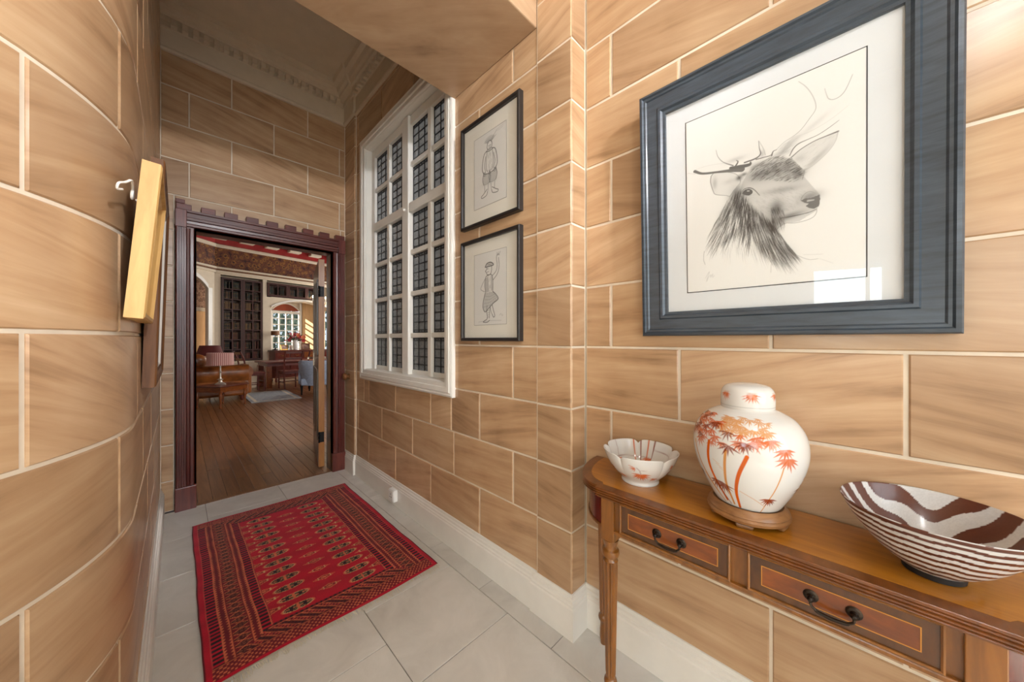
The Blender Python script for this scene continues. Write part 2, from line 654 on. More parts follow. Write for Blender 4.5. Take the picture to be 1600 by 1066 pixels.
def grid_obj(name, X, Y, Z, colr, mat, parent=None, loc=(0, 0, 0), rot=(0, 0, 0), wrap=False, flip=False, smooth=True):
    """grid surface from (ny,nx) arrays with a point colour attribute (ny,nx,3) linear"""
    ny, nx = X.shape
    co = np.stack([X, Y, Z], -1).reshape(-1, 3).astype(np.float32)
    idx = np.arange(nx * ny).reshape(ny, nx)
    if wrap:
        idx = np.concatenate([idx, idx[:, :1]], 1)
    q = np.stack([idx[:-1, :-1], idx[:-1, 1:], idx[1:, 1:], idx[1:, :-1]], -1).reshape(-1, 4)
    if flip:
        q = q[:, ::-1]
    me = bpy.data.meshes.new(name)
    nf = len(q)
    me.vertices.add(len(co))
    me.vertices.foreach_set('co', co.ravel())
    me.loops.add(nf * 4)
    me.loops.foreach_set('vertex_index', q.ravel().astype(np.int32))
    me.polygons.add(nf)
    me.polygons.foreach_set('loop_start', np.arange(0, nf * 4, 4, dtype=np.int32))
    me.polygons.foreach_set('loop_total', np.full(nf, 4, dtype=np.int32))
    me.polygons.foreach_set('use_smooth', np.full(nf, smooth, dtype=bool))
    me.update(calc_edges=True)
    at = me.color_attributes.new('paint', 'FLOAT_COLOR', 'POINT')
    c4 = np.ones((nx * ny, 4), dtype=np.float32)
    c4[:, :3] = colr.reshape(-1, 3)
    at.data.foreach_set('color', c4.ravel())
    me.materials.append(M[mat])
    o = bpy.data.objects.new(name, me)
    COL.objects.link(o)
    o.location = loc
    o.rotation_euler = rot
    if parent is not None:
        o.parent = parent
    return o


class Ras:
    """a tiny stroke rasteriser: value array a (ny,nx), row 0 = v 0"""

    def __init__(self, nx, ny, w, h):
        self.nx, self.ny, self.w, self.h = nx, ny, w, h
        self.a = np.zeros((ny, nx), np.float32)
        self.px = w / nx

    def seg(self, p, q, w0, w1, val, mode='max', soft=1.0):
        sx, sy = self.nx / self.w, self.ny / self.h
        pad = max(w0, w1) / 2 + 2 * self.px * soft
        i0, i1 = int((min(p[0], q[0]) - pad) * sx), int((max(p[0], q[0]) + pad) * sx) + 2
        j0, j1 = int((min(p[1], q[1]) - pad) * sy), int((max(p[1], q[1]) + pad) * sy) + 2
        i0, j0, i1, j1 = max(i0, 0), max(j0, 0), min(i1, self.nx), min(j1, self.ny)
        if i1 <= i0 or j1 <= j0:
            return
        x = (np.arange(i0, i1) + 0.5) / sx
        y = (np.arange(j0, j1) + 0.5) / sy
        x, y = np.meshgrid(x, y)
        dx, dy = q[0] - p[0], q[1] - p[1]
        L = dx * dx + dy * dy + 1e-12
        t = np.clip(((x - p[0]) * dx + (y - p[1]) * dy) / L, 0, 1)
        d = np.hypot(x - p[0] - t * dx, y - p[1] - t * dy)
        wd = (w0 + (w1 - w0) * t) / 2
        c = np.clip((wd - d) / (self.px * soft) + 0.5, 0, 1) * np.minimum(1, 2 * wd / self.px + 0.25) * val
        s = self.a[j0:j1, i0:i1]
        if mode == 'max':
            np.maximum(s, c, out=s)
        elif mode == 'add':
            s += c * (1 - s)
        else:
            s *= (1 - c)

    def line(self, pts, w, val, mode='max', soft=1.0):
        ws = w if isinstance(w, (list, tuple)) else [w] * len(pts)
        for k in range(len(pts) - 1):
            self.seg(pts[k], pts[k + 1], ws[k], ws[k + 1], val, mode, soft)

    def blob(self, c, rx, ry, val, rot=0.0):
        x = (np.arange(self.nx) + 0.5) * self.w / self.nx - c[0]
        y = (np.arange(self.ny) + 0.5) * self.h / self.ny - c[1]
        x, y = np.meshgrid(x, y)
        cr, sr = math.cos(rot), math.sin(rot)
        u, v = x * cr + y * sr, -x * sr + y * cr
        g = np.exp(-((u / rx) ** 2 + (v / ry) ** 2)) * val
        self.a += g * (1 - self.a)

    def inside(self, poly):
        x = (np.arange(self.nx) + 0.5) * self.w / self.nx
        y = (np.arange(self.ny) + 0.5) * self.h / self.ny
        x, y = np.meshgrid(x, y)
        c = np.zeros(x.shape, bool)
        n = len(poly)
        for i in range(n):
            (x0, y0), (x1, y1) = poly[i], poly[(i + 1) % n]
            if y0 == y1:
                continue
            m = ((y0 > y) != (y1 > y)) & (x < (x1 - x0) * (y - y0) / (y1 - y0) + x0)
            c ^= m
        return c

    def fill(self, poly, val):
        m = self.inside(poly)
        self.a = np.where(m, np.maximum(self.a, val), self.a)

    def leaves(self, c, size, n, a0, a1, val=1.0, rnd=None):
        """a fan of pointed leaves from c between angles a0..a1"""
        rnd = rnd or random
        for k in range(n):
            a = a0 + (a1 - a0) * (k + rnd.uniform(-.2, .2)) / max(1, n - 1)
            L = size * rnd.uniform(0.75, 1.1)
            d = (math.cos(a), math.sin(a))
            m = (c[0] + d[0] * L * .4, c[1] + d[1] * L * .4)
            e = (c[0] + d[0] * L, c[1] + d[1] * L)
            self.line([c, m, e], [size * .05, size * .19, size * .01], val * rnd.uniform(.8, 1))


def lerp3(c0, c1, a):
    c0, c1 = np.array(c0, np.float32), np.array(c1, np.float32)
    return c0 + (c1 - c0) * a[..., None]


def spline(pts, n=8):
    """Catmull-Rom through 2D/3D points"""
    P = [np.array(p, float) for p in pts]
    P = [2 * P[0] - P[1]] + P + [2 * P[-1] - P[-2]]
    out = []
    for i in range(1, len(P) - 2):
        for k in range(n):
            t = k / n
            a, b, c, d = P[i - 1], P[i], P[i + 1], P[i + 2]
            out.append(tuple(0.5 * ((2 * b) + (c - a) * t + (2 * a - 5 * b + 4 * c - d) * t * t + (3 * b - a - 3 * c + d) * t ** 3)))
    out.append(tuple(P[-2]))
    return out

# ---------------------------------------------------------------- setting
CH = 3.64          # ceiling height
COURSE = 0.262
JT = 0.0045        # half a joint


def rect_minus(r, h):
    a0, a1, b0, b1 = r
    c0, c1, d0, d1 = h
    if c1 <= a0 or c0 >= a1 or d1 <= b0 or d0 >= b1:
        return [r]
    out = []
    if c0 > a0:
        out.append((a0, c0, b0, b1))
    if c1 < a1:
        out.append((c1, a1, b0, b1))
    m0, m1 = max(a0, c0), min(a1, c1)
    if d0 > b0:
        out.append((m0, m1, b0, d0))
    if d1 < b1:
        out.append((m0, m1, d1, b1))
    return [x for x in out if x[1] - x[0] > 0.012 and x[3] - x[2] > 0.012]


RB = random.Random(5)


def stone_block(wall, fn, s0, s1, z0, z1, nseg=1):
    """one ashlar block: fn(s) -> (x, y, nx, ny), proud of its joints, with chamfered edges"""
    s0, s1, z0, z1 = s0 + JT, s1 - JT, z0 + JT, z1 - JT
    if s1 - s0 < .008 or z1 - z0 < .008:
        return
    ch = 0.003
    proud = RB.uniform(-0.0008, 0.0008)
    vs, fs = [], []
    x, y, nx, ny = fn((s0 + s1) / 2)
    cz = (z0 + z1) / 2
    cols = [s0] + [s0 + ch + (s1 - s0 - 2 * ch) * k / nseg for k in range(nseg + 1)] + [s1]
    for i, s in enumerate(cols):
        px, py, ax, ay = fn(s)
        end = i in (0, len(cols) - 1)
        rows = [(z0, -0.014), (z0, -ch), (z0 + ch, 0 if not end else -ch), (z1 - ch, 0 if not end else -ch), (z1, -ch), (z1, -0.014)]
        for zz, d in rows:
            d += proud
            vs.append((px + ax * d - x, py + ay * d - y, zz - cz))
    n = len(cols)
    for i in range(n - 1):
        for j in range(5):
            fs.append((i * 6 + j, (i + 1) * 6 + j, (i + 1) * 6 + j + 1, i * 6 + j + 1))
    fs.append(tuple(range(6)))
    fs.append(tuple((n - 1) * 6 + 5 - j for j in range(6)))
    mb = MB()
    mb.v, mb.f = vs, fs
    return mb.build('stone_block', 'stone', wall, (x, y, cz), smooth=30 if nseg > 1 else False)


def ashlar(wall, fn, smin, smax, zmin, zmax, zbase, joints, holes=(), nseg=None):
    """courses from zmin to zmax; joints[k % 2] = (first, pitch) of the course whose bottom is zbase + k*COURSE"""
    k = math.floor((zmin - zbase) / COURSE + 1e-6)
    while True:
        b = zbase + k * COURSE
        if b >= zmax - 0.01:
            break
        z0, z1 = max(b, zmin), min(b + COURSE, zmax)
        j = joints[k % 2] if joints else None
        cuts = [smin]
        if j:
            f, p = j
            q = f + math.ceil((smin - f) / p) * p
            while q < smax - 0.02:
                if q > smin + 0.02:
                    cuts.append(q)
                q += p
        cuts.append(smax)
        for s0, s1 in zip(cuts[:-1], cuts[1:]):
            rs = [(s0, s1, z0, z1)]
            for h in holes:
                rs = [q for r in rs for q in rect_minus(r, h)]
            for r in rs:
                stone_block(wall, fn, *r, nseg=nseg(r) if nseg else 1)
        k += 1


def shell(name, boxes, mat):
    mb = MB()
    for a, b in boxes:
        mb.b2(a, b)
    return mb.build(name, mat, kind='structure')


G = 0.004   # joints lie this far behind the block faces
XC, XP, XW = 1.277, 1.171, 1.178   # console wall, pier, window wall
YE = 3.48
# console wall
w = shell('wall_right', [((XC + G, -1.9, 0), (XC + .12, 0.816, CH))], 'grout')
ashlar(w, lambda s: (XC, s, -1, 0), -1.2, 0.816, 0, CH, 1.218, {0: (0.162, 0.531), 1: (0.4256, 0.531)})
# pier and its return
w = shell('wall_pier', [((XP + G, 0.816 + G, 0), (XC + .12, 1.012, CH))], 'grout')
ashlar(w, lambda s: (XP, s, -1, 0), 0.816, 1.012, 0, CH, 1.218, None)
ashlar(w, lambda s: (s, 0.816, 0, -1), XP, XC, 0, CH, 1.218, None)
# window wall
WY0, WY1, WZ0, WZ1 = 1.70, 3.05, 0.94, 2.97
w = shell('wall_window', [((XW + G, 1.012, 0), (1.36, WY0, CH)), ((XW + G, WY1, 0), (1.36, 3.6, CH)),
                          ((XW + G, WY0, 0), (1.36, WY1, WZ0)), ((XW + G, WY0, WZ1), (1.36, WY1, CH))], 'grout')
ashlar(w, lambda s: (XW, s, -1, 0), 1.012, 3.23, 0, CH, 1.218, {0: (1.432, 0.503), 1: (1.171, 0.503)}, [(WY0, WY1, WZ0, WZ1)])
# shallow pilaster at the far end of it
w = shell('wall_pilaster', [((1.16 + G, 3.23 + G, 0), (XW + G, YE, CH))], 'grout')
ashlar(w, lambda s: (1.16, s, -1, 0), 3.23, YE, 0, 3.34, 1.218, None)
ashlar(w, lambda s: (s, 3.23, 0, -1), 1.16, XW, 0, 3.34, 1.218, None)
# end wall with the doorway
w = shell('wall_end', [((-.25, YE + G, 0), (-.02, 3.60, CH)), ((1.05, YE + G, 0), (1.36, 3.60, CH)), ((-.02, YE + G, 2.1), (1.05, 3.60, CH))], 'grout')
ashlar(w, lambda s: (s, YE, 0, -1), -0.09, 1.16, 0, 3.36, 1.266, {0: (0.06, 0.525), 1: (0.305, 0.535)}, [(-.02, 1.12, 0, 2.16)])
# left wall, bulging round into the hall
RC = 0.68
CX, CY = -0.09 - RC, 1.47


def leftwall(s):
    if s <= 0:
        return (-0.09, CY - s, 1, 0)
    a = s / RC
    return (CX + RC * math.cos(a), CY - RC * math.sin(a), math.cos(a), -math.sin(a))


mb = MB()
path = [(-2.6, CY - RC)] + [(leftwall(RC * PI / 2 * (1 - k / 24))[0], leftwall(RC * PI / 2 * (1 - k / 24))[1]) for k in range(25)] + [(-0.09, 3.6)]
mb.sweep(path, [(-G, 0), (-G, CH), (-.05, CH), (-.05, 0)])
w = mb.build('wall_left', 'grout', smooth=30, kind='structure')
ashlar(w, leftwall, CY - YE, RC * 1.32, 0, CH, 1.266, {0: (0.15, 0.5), 1: (0.40, 0.5)},
       nseg=lambda r: 1 if r[1] <= 0 else max(2, int((r[1] - max(0, r[0])) / 0.03)) * (1 if r[0] >= 0 else 2))

# hall shell behind the camera
w = shell('wall_hall_left', [((-2.7, -1.9, 0), (-2.6, -1.75, CH)), ((-2.7, -.75, 0), (-2.6, -.3, CH)), ((-2.7, .3, 0), (-2.6, .79, CH)), ((-2.7, -1.75, 0), (-2.6, -.75, 1.0)), ((-2.7, -1.75, 2.6), (-2.6, -.75, CH)), ((-2.7, -.3, 0), (-2.6, .3, 1.1)), ((-2.7, -.3, 1.84), (-2.6, .3, CH))], 'cream')
w = shell('wall_back', [((-2.7, -2.0, 0), (-.6, -1.9, CH)), ((1.0, -2.0, 0), (1.4, -1.9, CH)), ((-.6, -2.0, 0), (1.0, -1.9, .8)), ((-.6, -2.0, 2.6), (1.0, -1.9, CH))], 'cream')
win = empty('fill_window', (-2.62, -1.25, 1.8), R(90), kind='structure')  # unseen window added to go with the left fill light
MB().frame(1.0, 1.6, [(0, -.05), (0.07, -.05), (0.07, .05), (0, .05)]).build('window_frame', 'white', win)
for x in (-.15, .15):
    MB().box((x, 0, 0), (.04, .05, 1.48)).build('glazing_bar', 'white', win)
for z in (-.25, .25):
    MB().box((0, 0, z), (.88, .045, .035)).build('glazing_bar', 'white', win)
MB().box((0, 0.015, 0), (.88, .004, 1.48)).build('pane', 'glass', win)
win = empty('window_5', (-2.62, 0, 1.47), R(90), kind='structure')
MB().frame(.60, .74, [(0, -.05), (0.04, -.05), (0.04, .05), (0, .05)]).build('window_frame', 'white', win)
MB().box((-.16, 0, 0), (.03, .05, .66)).build('glazing_bar', 'white', win)
MB().box((0, 0.015, 0), (.52, .004, .66)).build('pane', 'glass', win)
win = empty('window_3', (0.2, -1.94, 1.7), 0, kind='structure')
MB().frame(1.6, 1.8, [(0, -.05), (0.07, -.05), (0.07, .05), (0, .05)]).build('window_frame', 'white', win)
MB().box((0, 0, 0), (.05, .05, 1.68)).build('glazing_bar', 'white', win)
MB().box((0, 0, 0.2), (1.48, .045, .035)).build('glazing_bar', 'white', win)
MB().box((0, 0.015, 0), (1.48, .004, 1.68)).build('pane', 'glass', win)

# ceiling, beam, cornice
shell('ceiling', [((-2.7, -2.0, CH), (1.4, 3.6, CH + .1))], 'cream')
mb = MB()
mb.b2((-1.2, 1.012, 2.695), (XW - .001, 1.665, CH))
mb.build('trim_1', 'beam', bevel=0.006, kind='structure')
mb = MB()
cpath = [(-.09, YE), (1.16, YE), (1.16, 3.23), (XW, 3.23), (XW, 1.665)]
mb.sweep(cpath, [(0, 3.335), (.022, 3.335), (.026, 3.35), (.022, 3.362), (.012, 3.37), (.012, 3.50), (.022, 3.505), (.022, 3.545), (.075, 3.548), (.08, 3.565),
                 (.10, 3.575), (.115, 3.60), (.15, 3.61), (.16, CH), (0, CH)])
cor = mb.build('trim_2', 'cream', smooth=30, kind='structure')
dm = None
for k in range(20):
    x = -.02 + k * .058
    if dm is None:
        dm = MB().box((0, -.006, 0), (.034, .050, .048)).build('dentil', 'cream', cor, (x, YE - .036, 3.526), bevel=.003)
    else:
        c = dm.copy()
        COL.objects.link(c)
        c.location = (x, YE - .036, 3.526)
for k in range(26):
    c = dm.copy()
    COL.objects.link(c)
    c.rotation_euler = (0, 0, R(90))
    c.location = (XW - .036, 3.16 - k * .058, 3.526)

# floor
fl = shell('floor', [((-2.7, -2.0, -.1), (1.4, 3.455, -.004))], 'tilegrout')
tcache = {}


def floor_tile(x0, x1, y0, y1):
    g = .0016
    x0, x1, y0, y1 = x0 + g, x1 - g, y0 + g, y1 - g
    if x1 - x0 < .01 or y1 - y0 < .01:
        return
    key = (round(x1 - x0, 3), round(y1 - y0, 3))
    loc = ((x0 + x1) / 2, (y0 + y1) / 2, -.006)
    if key in tcache:
        o = tcache[key].copy()
        COL.objects.link(o)
        o.location = loc
    else:
        mb = MB()
        hx, hy, c = key[0] / 2, key[1] / 2, .0015
        vs = [(sx * hx, sy * hy, -.006) for sx, sy in ((-1, -1), (1, -1), (1, 1), (-1, 1))]
        vs += [(sx * hx, sy * hy, .0045) for sx, sy in ((-1, -1), (1, -1), (1, 1), (-1, 1))]
        vs += [(sx * (hx - c), sy * (hy - c), .006) for sx, sy in ((-1, -1), (1, -1), (1, 1), (-1, 1))]
        fs = [(8, 9, 10, 11)]
        for r in (0, 4):
            for i in range(4):
                fs.append((r + i, r + (i + 1) % 4, r + 4 + (i + 1) % 4, r + 4 + i))
        mb.add(vs, fs)
        o = mb.build('floor_tile', 'tile', fl, loc)
        tcache[key] = o


def tile_column(x0, x1, first, y0=-1.9, y1=3.455, p=.4575):
    q = first + math.ceil((y0 - first) / p) * p
    ys = [y0] + ([] if q - y0 < .02 else [q])
    while ys[-1] + p < y1 - .02:
        ys.append(ys[-1] + p if len(ys) > 1 or q - y0 < .02 else q)
    ys.append(y1)
    for a, b in zip(ys[:-1], ys[1:]):
        floor_tile(x0, x1, a, b)


tile_column(1.067, XC, .863 - .4575 * 6)
tile_column(.607, 1.067, 1.096)
tile_column(.147, .607, 1.335)
tile_column(-.313, .147, 1.13)
for k in range(1, 6):
    tile_column(-.313 - .46 * k, -.313 - .46 * (k - 1), 1.13 + .229 * (k % 2), y1=.79)
shell('trim_3', [((-.02, 3.455, -.09), (1.06, 3.50, .003))], 'plank')

# baseboards
BP = [(0, 0), (.022, 0), (.022, .128), (.018, .134), (.018, .142), (.013, .147), (.012, .158), (.007, .163), (.005, .176), (0, .178)]
MB().sweep([(1.16, YE), (1.16, 3.23), (XW, 3.23), (XW, 1.012), (XP, 1.012), (XP, .816), (XC, .816), (XC, -1.9)], BP).build('baseboard_right', 'white', smooth=25, kind='structure')
MB().sweep(path[:-1] + [(-0.09, YE)], BP).build('baseboard_left', 'white', smooth=25, kind='structure')
MB().sweep([(1.125, YE), (1.16, YE)], BP).build('baseboard_end', 'white', smooth=25, kind='structure')

# ---------------------------------------------------------------- the leaded window in the corridor
win = empty('window_1', (XW, 2.375, 0), R(-90), kind='structure')   # local x = -Y, face = -y
zc = (0.902 + 3.02) / 2
W1, H1 = 1.43, 3.02 - 0.902
MB().frame(W1, H1, [(0, .004), (0, -.022), (.012, -.028), (.022, -.022), (.03, -.030), (.055, -.030), (.06, -.022), (.085, -.020), (.09, -.012), (.09, .004)]).build(
    'architrave', 'white', win, (0, 0, zc), smooth=25)
MB().frame(W1 - .16, H1 - .16, [(0, .0), (0.012, .0), (.012, .06), (.045, .06), (.045, .16), (0, .16)]).build('jamb_lining', 'white', win, (0, 0, zc), bevel=.002)
PW, PH = .245, .275
px = [-.585 + .03, -.585 + .03 + PW + .045, .03 + .05, .03 + .05 + PW + .045]
pz = [.99, 1.30, 1.61, 1.92, 2.265, 2.575]
yg = .072
x0w, x1w = px[0], px[3] + PW
z0w, z1w = pz[0], pz[5] + PH
# sashes: stiles, rails, mullion, transom, glazing bars
MB().b2((px[1] + PW, .028, z0w - .05), (px[2], .10, z1w + .07)).build('mullion', 'white', win, bevel=.008)
for a, b in ((x0w - .06, x0w), (x1w, x1w + .045)):
    MB().b2((a, .045, z0w - .06), (b, .10, z1w + .07)).build('sash_stile', 'white', win, bevel=.004)
for h0, h1 in ((x0w, px[1] + PW), (px[2], x1w)):
    MB().b2((h0, .045, z0w - .06), (h1, .10, z0w)).build('sash_rail', 'white', win, bevel=.004)
    MB().b2((h0, .045, z1w), (h1, .10, z1w + .07)).build('sash_rail', 'white', win, bevel=.004)
    MB().b2((h0, .032, pz[3] + PH), (h1, .10, pz[4])).build('transom', 'white', win, bevel=.006)
    for i in (0, 1, 2, 4):
        MB().b2((h0, .047, pz[i] + PH), (h1, .095, pz[i + 1])).build('glazing_bar', 'white', win, bevel=.005)
for i in (0, 2):
    MB().b2((px[i] + PW, .044, z0w), (px[i + 1], .095, z1w)).build('glazing_bar', 'white', win, bevel=.005)
MB().b2((-.60, -.002, .935), (.60, .07, .95)).build('window_sill', 'white', win, bevel=.003)
lead = None
for i in range(4):
    for j in range(6):
        cx, cz = px[i] + PW / 2, pz[j] + PH / 2
        if lead is None:
            gp = MB().box((0, 0, 0), (PW, .004, PH)).build('leaded_pane', 'leaded', win, (cx, yg, cz))
            mb = MB()
            hw, hh, t = PW / 2, PH / 2, .0035
            for x in (-hw + .004, -hw / 3 - .0, hw / 3, hw - .004):
                mb.box((x, 0, 0), (t * 2, .009, PH))
            for z in (-hh + .004, -hh + .022, hh - .022, hh - .004):
                mb.box((0, 0, z), (PW, .009, t * 2))
            for q in range(1, 4):
                mb.box((0, 0, -hh + .022 + (PH - .044) * q / 4), (PW, .009, t * 2))
            for q in range(7):       # small leaves in the top and bottom strips
                for s in (-1, 1):
                    mb.box((-hw + PW * (q + .5) / 7, 0, s * (hh - .013)), (.012, .007, .005), 0)
            lead = mb.build('lead_came', 'lead', gp)
            first = gp
        else:
            c = first.copy()
            COL.objects.link(c)
            c.location = (cx, yg, cz)
            l = lead.copy()
            COL.objects.link(l)
            l.parent = c
# small brass knob on the mullion
MB().ball((.03, .02, pz[3] + PH + .03), .012).build('catch', 'white', win, smooth=True)
# pale rendered wall across the light well outside
shell('wall_light_well', [((2.5, .2, 0), (2.6, 4.2, 4.4)), ((1.36, .2, 0), (2.5, .3, 4.4)), ((1.36, 3.55, 0), (2.5, 3.6, 4.4)), ((1.30, .2, CH + .1), (1.36, 3.6, 5.6)), ((1.30, .2, 5.5), (1.9, 3.6, 5.6)), ((1.36, .2, -.1), (2.6, 4.2, 0))], 'cream')  # includes an unseen upper wall and ledge added to keep the sun out

# ---------------------------------------------------------------- the door surround and the open door
ds = empty('trim_4', (0, YE, 0), kind='structure')
for side, xa, xb in ((-1, -.012, .098), (1, 1.03, 1.142)):
    mb = MB()
    if side < 0:
        o, m_, i_ = xa, xa + .058, xb
    else:
        o, m_, i_ = xb, xb - .058, xa
    s = 1 if side < 0 else -1
    # fluted outer band, then stepped inner band (plan polygon)
    pl = [(o, .0), (o, -.05)]
    for q in range(4):
        a = o + s * (.006 + q * .0125)
        pl += [(a, -.056), (a + s * .004, -.056), (a + s * .0055, -.048), (a + s * .0105, -.048)]
    pl += [(m_, -.056), (m_ + s * .002, -.036), (m_ + s * .014, -.034), (m_ + s * .02, -.042), (m_ + s * .036, -.042), (m_ + s * .042, -.03), (i_, -.03), (i_, .0)]
    mb.prism(pl, .17, 2.075 if True else 0)
    mb.build('jamb_casing', 'mahog', ds)
    MB().b2((o - s * .004, -.062, 0), (i_, .0, .17)).build('plinth_block', 'mahog', ds, bevel=.004)
    MB().b2((o - s * .003, -.06, 2.075), (m_, 0, 2.205)).build('corner_block', 'mahog', ds, bevel=.003)
mb = MB()
prof = [(0, 2.07), (-.03, 2.07), (-.03, 2.085), (-.042, 2.09), (-.042, 2.105), (-.034, 2.112), (-.036, 2.13), (-.056, 2.133), (-.056, 2.15), (-.048, 2.155), (-.048, 2.185), (-.056, 2.19), (-.056, 2.205), (0, 2.205)]
vs = [(.046, y, z) for y, z in prof] + [(1.084, y, z) for y, z in prof]
n = len(prof)
mb.add(vs, [tuple(range(n)), tuple(reversed(range(n, 2 * n)))] + [(i, (i + 1) % n, n + (i + 1) % n, n + i) for i in range(n)])
mb.build('head_casing', 'mahogh', ds)
mer = None
for k in range(9):
    x = -.012 + .043 + k * (1.154 - .086) / 8
    if mer is None:
        mer = MB().box((0, 0, 0), (.082, .05, .042)).build('merlon', 'mahogh', ds, (x, -.028, 2.226), bevel=.003)
        last = mer
    else:
        last = mer.copy()
        COL.objects.link(last)
        last.location = (x, -.028, 2.226)
MB().box((0, 0, 0), (.05, .05, .03)).build('corner_finial', 'mahogh', ds, (.012, -.028, 2.262), bevel=.003)
# lining of the opening through the wall
MB().b2((.085, -.03, 0), (.098, .12, 2.083)).build('jamb_lining', 'mahog', ds)
MB().b2((1.03, -.03, 0), (1.045, .12, 2.083)).build('jamb_lining', 'doorgrey', ds)
MB().b2((.085, -.03, 2.07), (1.045, .12, 2.085)).build('head_lining', 'mahogh', ds)
# leaf, hinged on the right, swung back into the library
da = math.atan2(.98, .20)
dr = empty('door_1', (.968, 3.628, 0), da - PI, kind='structure')   # local -x runs along the leaf away from the hinge
MB().b2((-.90, .0, .012), (0, .002, 2.035)).build('door_back', 'doorgrey', dr)
mb = MB()
mb.b2((-.90, .002, .012), (0, .048, 2.035))
leaf = mb.build('door_leaf', 'doorgrey', dr)
MB().b2((0.0, -.001, .012), (.003, .049, 2.035)).build('hinge_edge', 'dooredge', dr)
for z0, z1 in ((.25, .95), (1.10, 1.85)):
    for x0, x1 in ((-.80, -.48), (-.42, -.10)):
        MB().frame(x1 - x0, z1 - z0, [(0, -.001), (0, -.008), (.025, -.004), (.025, -.001)]).build('panel_moulding', 'doorgrey', dr, ((x0 + x1) / 2, 0.0, (z0 + z1) / 2))
mb = MB()
for z in (.30, 1.72):
    for k in range(3):
        mb.lathe([(.008, -.016), (.009, -.014), (.009, .014), (.008, .016)], 8, (.008, .005, z + .036 * (k - 1)))
    mb.b2((-.002, .002, z - .05), (.004, .046, z + .05))
mb.build('hinge', 'iron', dr)
hd = MB().b2((-.86, .048, .94), (-.80, .056, 1.14)).build('lock_plate', 'silver', dr, bevel=.002)
MB().tube(spline([(-.83, .056, 1.04), (-.83, .10, 1.04), (-.80, .11, 1.04), (-.72, .11, 1.035)], 4), .009).build('handle', 'silver', hd, smooth=True)
hd2 = MB().b2((-.86, -.008, .94), (-.80, 0, 1.14)).build('lock_plate', 'silver', dr, bevel=.002)
MB().tube(spline([(-.83, -.008, 1.04), (-.83, -.05, 1.04), (-.80, -.06, 1.04), (-.72, -.06, 1.035)], 4), .009).build('handle', 'silver', hd2, smooth=True)

# ---------------------------------------------------------------- corridor rug
RWX, RLY = 0.955, 1.47
rug = empty('persian_rug', (0.065, 1.60, 0.0), 0, 'crimson Persian rug with rows of dark oval medallions on the stone floor', 'rug')
nx, ny = 260, 400
gx, gy = np.meshgrid(np.linspace(0, RWX, nx), np.linspace(0, RLY, ny))
np.random.seed(4)
cR, cD, cO, cC, cM, cP = (lin(c) for c in ((184, 6, 40), (36, 8, 20), (206, 106, 70), (206, 160, 112), (112, 18, 30), (186, 60, 58)))
rc = np.zeros((ny, nx, 3), np.float32)
rc[:] = cR


def put(mask, c):
    rc[mask] = c


xs = np.minimum(gx, RWX - gx)          # distance from the long sides
ye = np.minimum(gy, RLY - gy)          # distance from the ends
BW, BE = 0.232, 0.168
# field: medallions, lesser diamonds
fx, fy = gx, gy
P = .0877
row = np.round((gy - .205) / P)
ry = (gy - .205) - row * P
okr = (row >= 0) & (row <= 12)
for cxm in (.332, .622):
    u, v = (gx - cxm) / .068, ry / .024
    q = np.abs(u) ** 2.2 + np.abs(v) ** 2.2
    put(okr & (q < 1.0), cO)
    put(okr & (q < .80), cC)
    put(okr & (q < .66), cD)
    fl_ = (np.sin(gx * 420) * np.sin(gy * 520) > .25)
    put(okr & (q < .60) & fl_, lin((150, 130, 90)))
    put(okr & (np.abs(gx - cxm) < .0045) & (np.abs(v) < .95), cO)
    put(okr & (np.abs(ry) < .0022) & (np.abs(u) < .8), cO)
    put(okr & (q < .50) & (np.abs(np.abs(u) - .42) < .11) & (np.abs(v) < .42), cD)
row2 = np.round((gy - .205 - P / 2) / P)
ry2 = (gy - .205 - P / 2) - row2 * P
ok2 = (row2 >= 0) & (row2 <= 11)
for cxm in (.186 + .05, .477, .77 - .05):
    s = 1.0
    if cxm < .3:
        u = np.clip((gx - .232), 0, 1) / .062
    elif cxm > .6:
        u = np.clip((RWX - .232 - gx), 0, 1) / .062
    else:
        u = np.abs(gx - cxm) / .056
    v = np.abs(ry2) / .021
    put(ok2 & (u + v < 1.0) & (np.sin(gx * 500) * np.cos(gy * 620) > -.35), cO)
    put(ok2 & (u + v < .62), cM)
    put(ok2 & (u + v < .38), cO)
    put(ok2 & (np.abs(u - .5) < .05) & (v < .5), cC)
# side borders
def vband(a, b, m):
    return (xs >= a) & (xs < b) & m


all_ = np.ones_like(gx, bool)
side = (ye > 0.10)
put(vband(.024, BW, all_), cP)
put(vband(.027, .060, all_), cD)
put(vband(.027, .060, (gy % .0245) > .0135), cR)
put(vband(.060, .064, all_), cO)
put(vband(.064, .092, all_), cM)
saw = np.abs(((gy / .018) % 1) - .5) * 2
put(vband(.064, .092, (xs - .064) / .028 < .35 * saw), cO)
put(vband(.064, .092, (.092 - xs) / .028 < .30 * saw), cO)
put(vband(.092, .095, all_), cO)
put(vband(.095, .156, all_), cM)
tl = (gy / .040) % 1
bulge = .30 + .14 * np.cos((xs - .1255) / .030 * PI)
put(vband(.098, .153, np.abs(tl - .5) < bulge), lin((70, 16, 22)))
put(vband(.098, .153, np.abs(np.abs(tl - .5) - bulge) < .055), cO)
put(vband(.104, .147, (np.abs(tl - .5) < .24) & (np.sin(gx * 640) * np.sin(gy * 560) > .35)), lin((150, 84, 62)))
put(vband(.156, .159, all_), cO)
put(vband(.159, .186, all_), cM)
put(vband(.159, .186, (xs - .159) / .027 < .32 * saw), cO)
put(vband(.159, .186, (.186 - xs) / .027 < .32 * saw), cO)
put(vband(.186, .190, all_), cO)
put(vband(.190, .222, all_), cD)
put(vband(.190, .222, (gy % .0245) > .0145), cR)
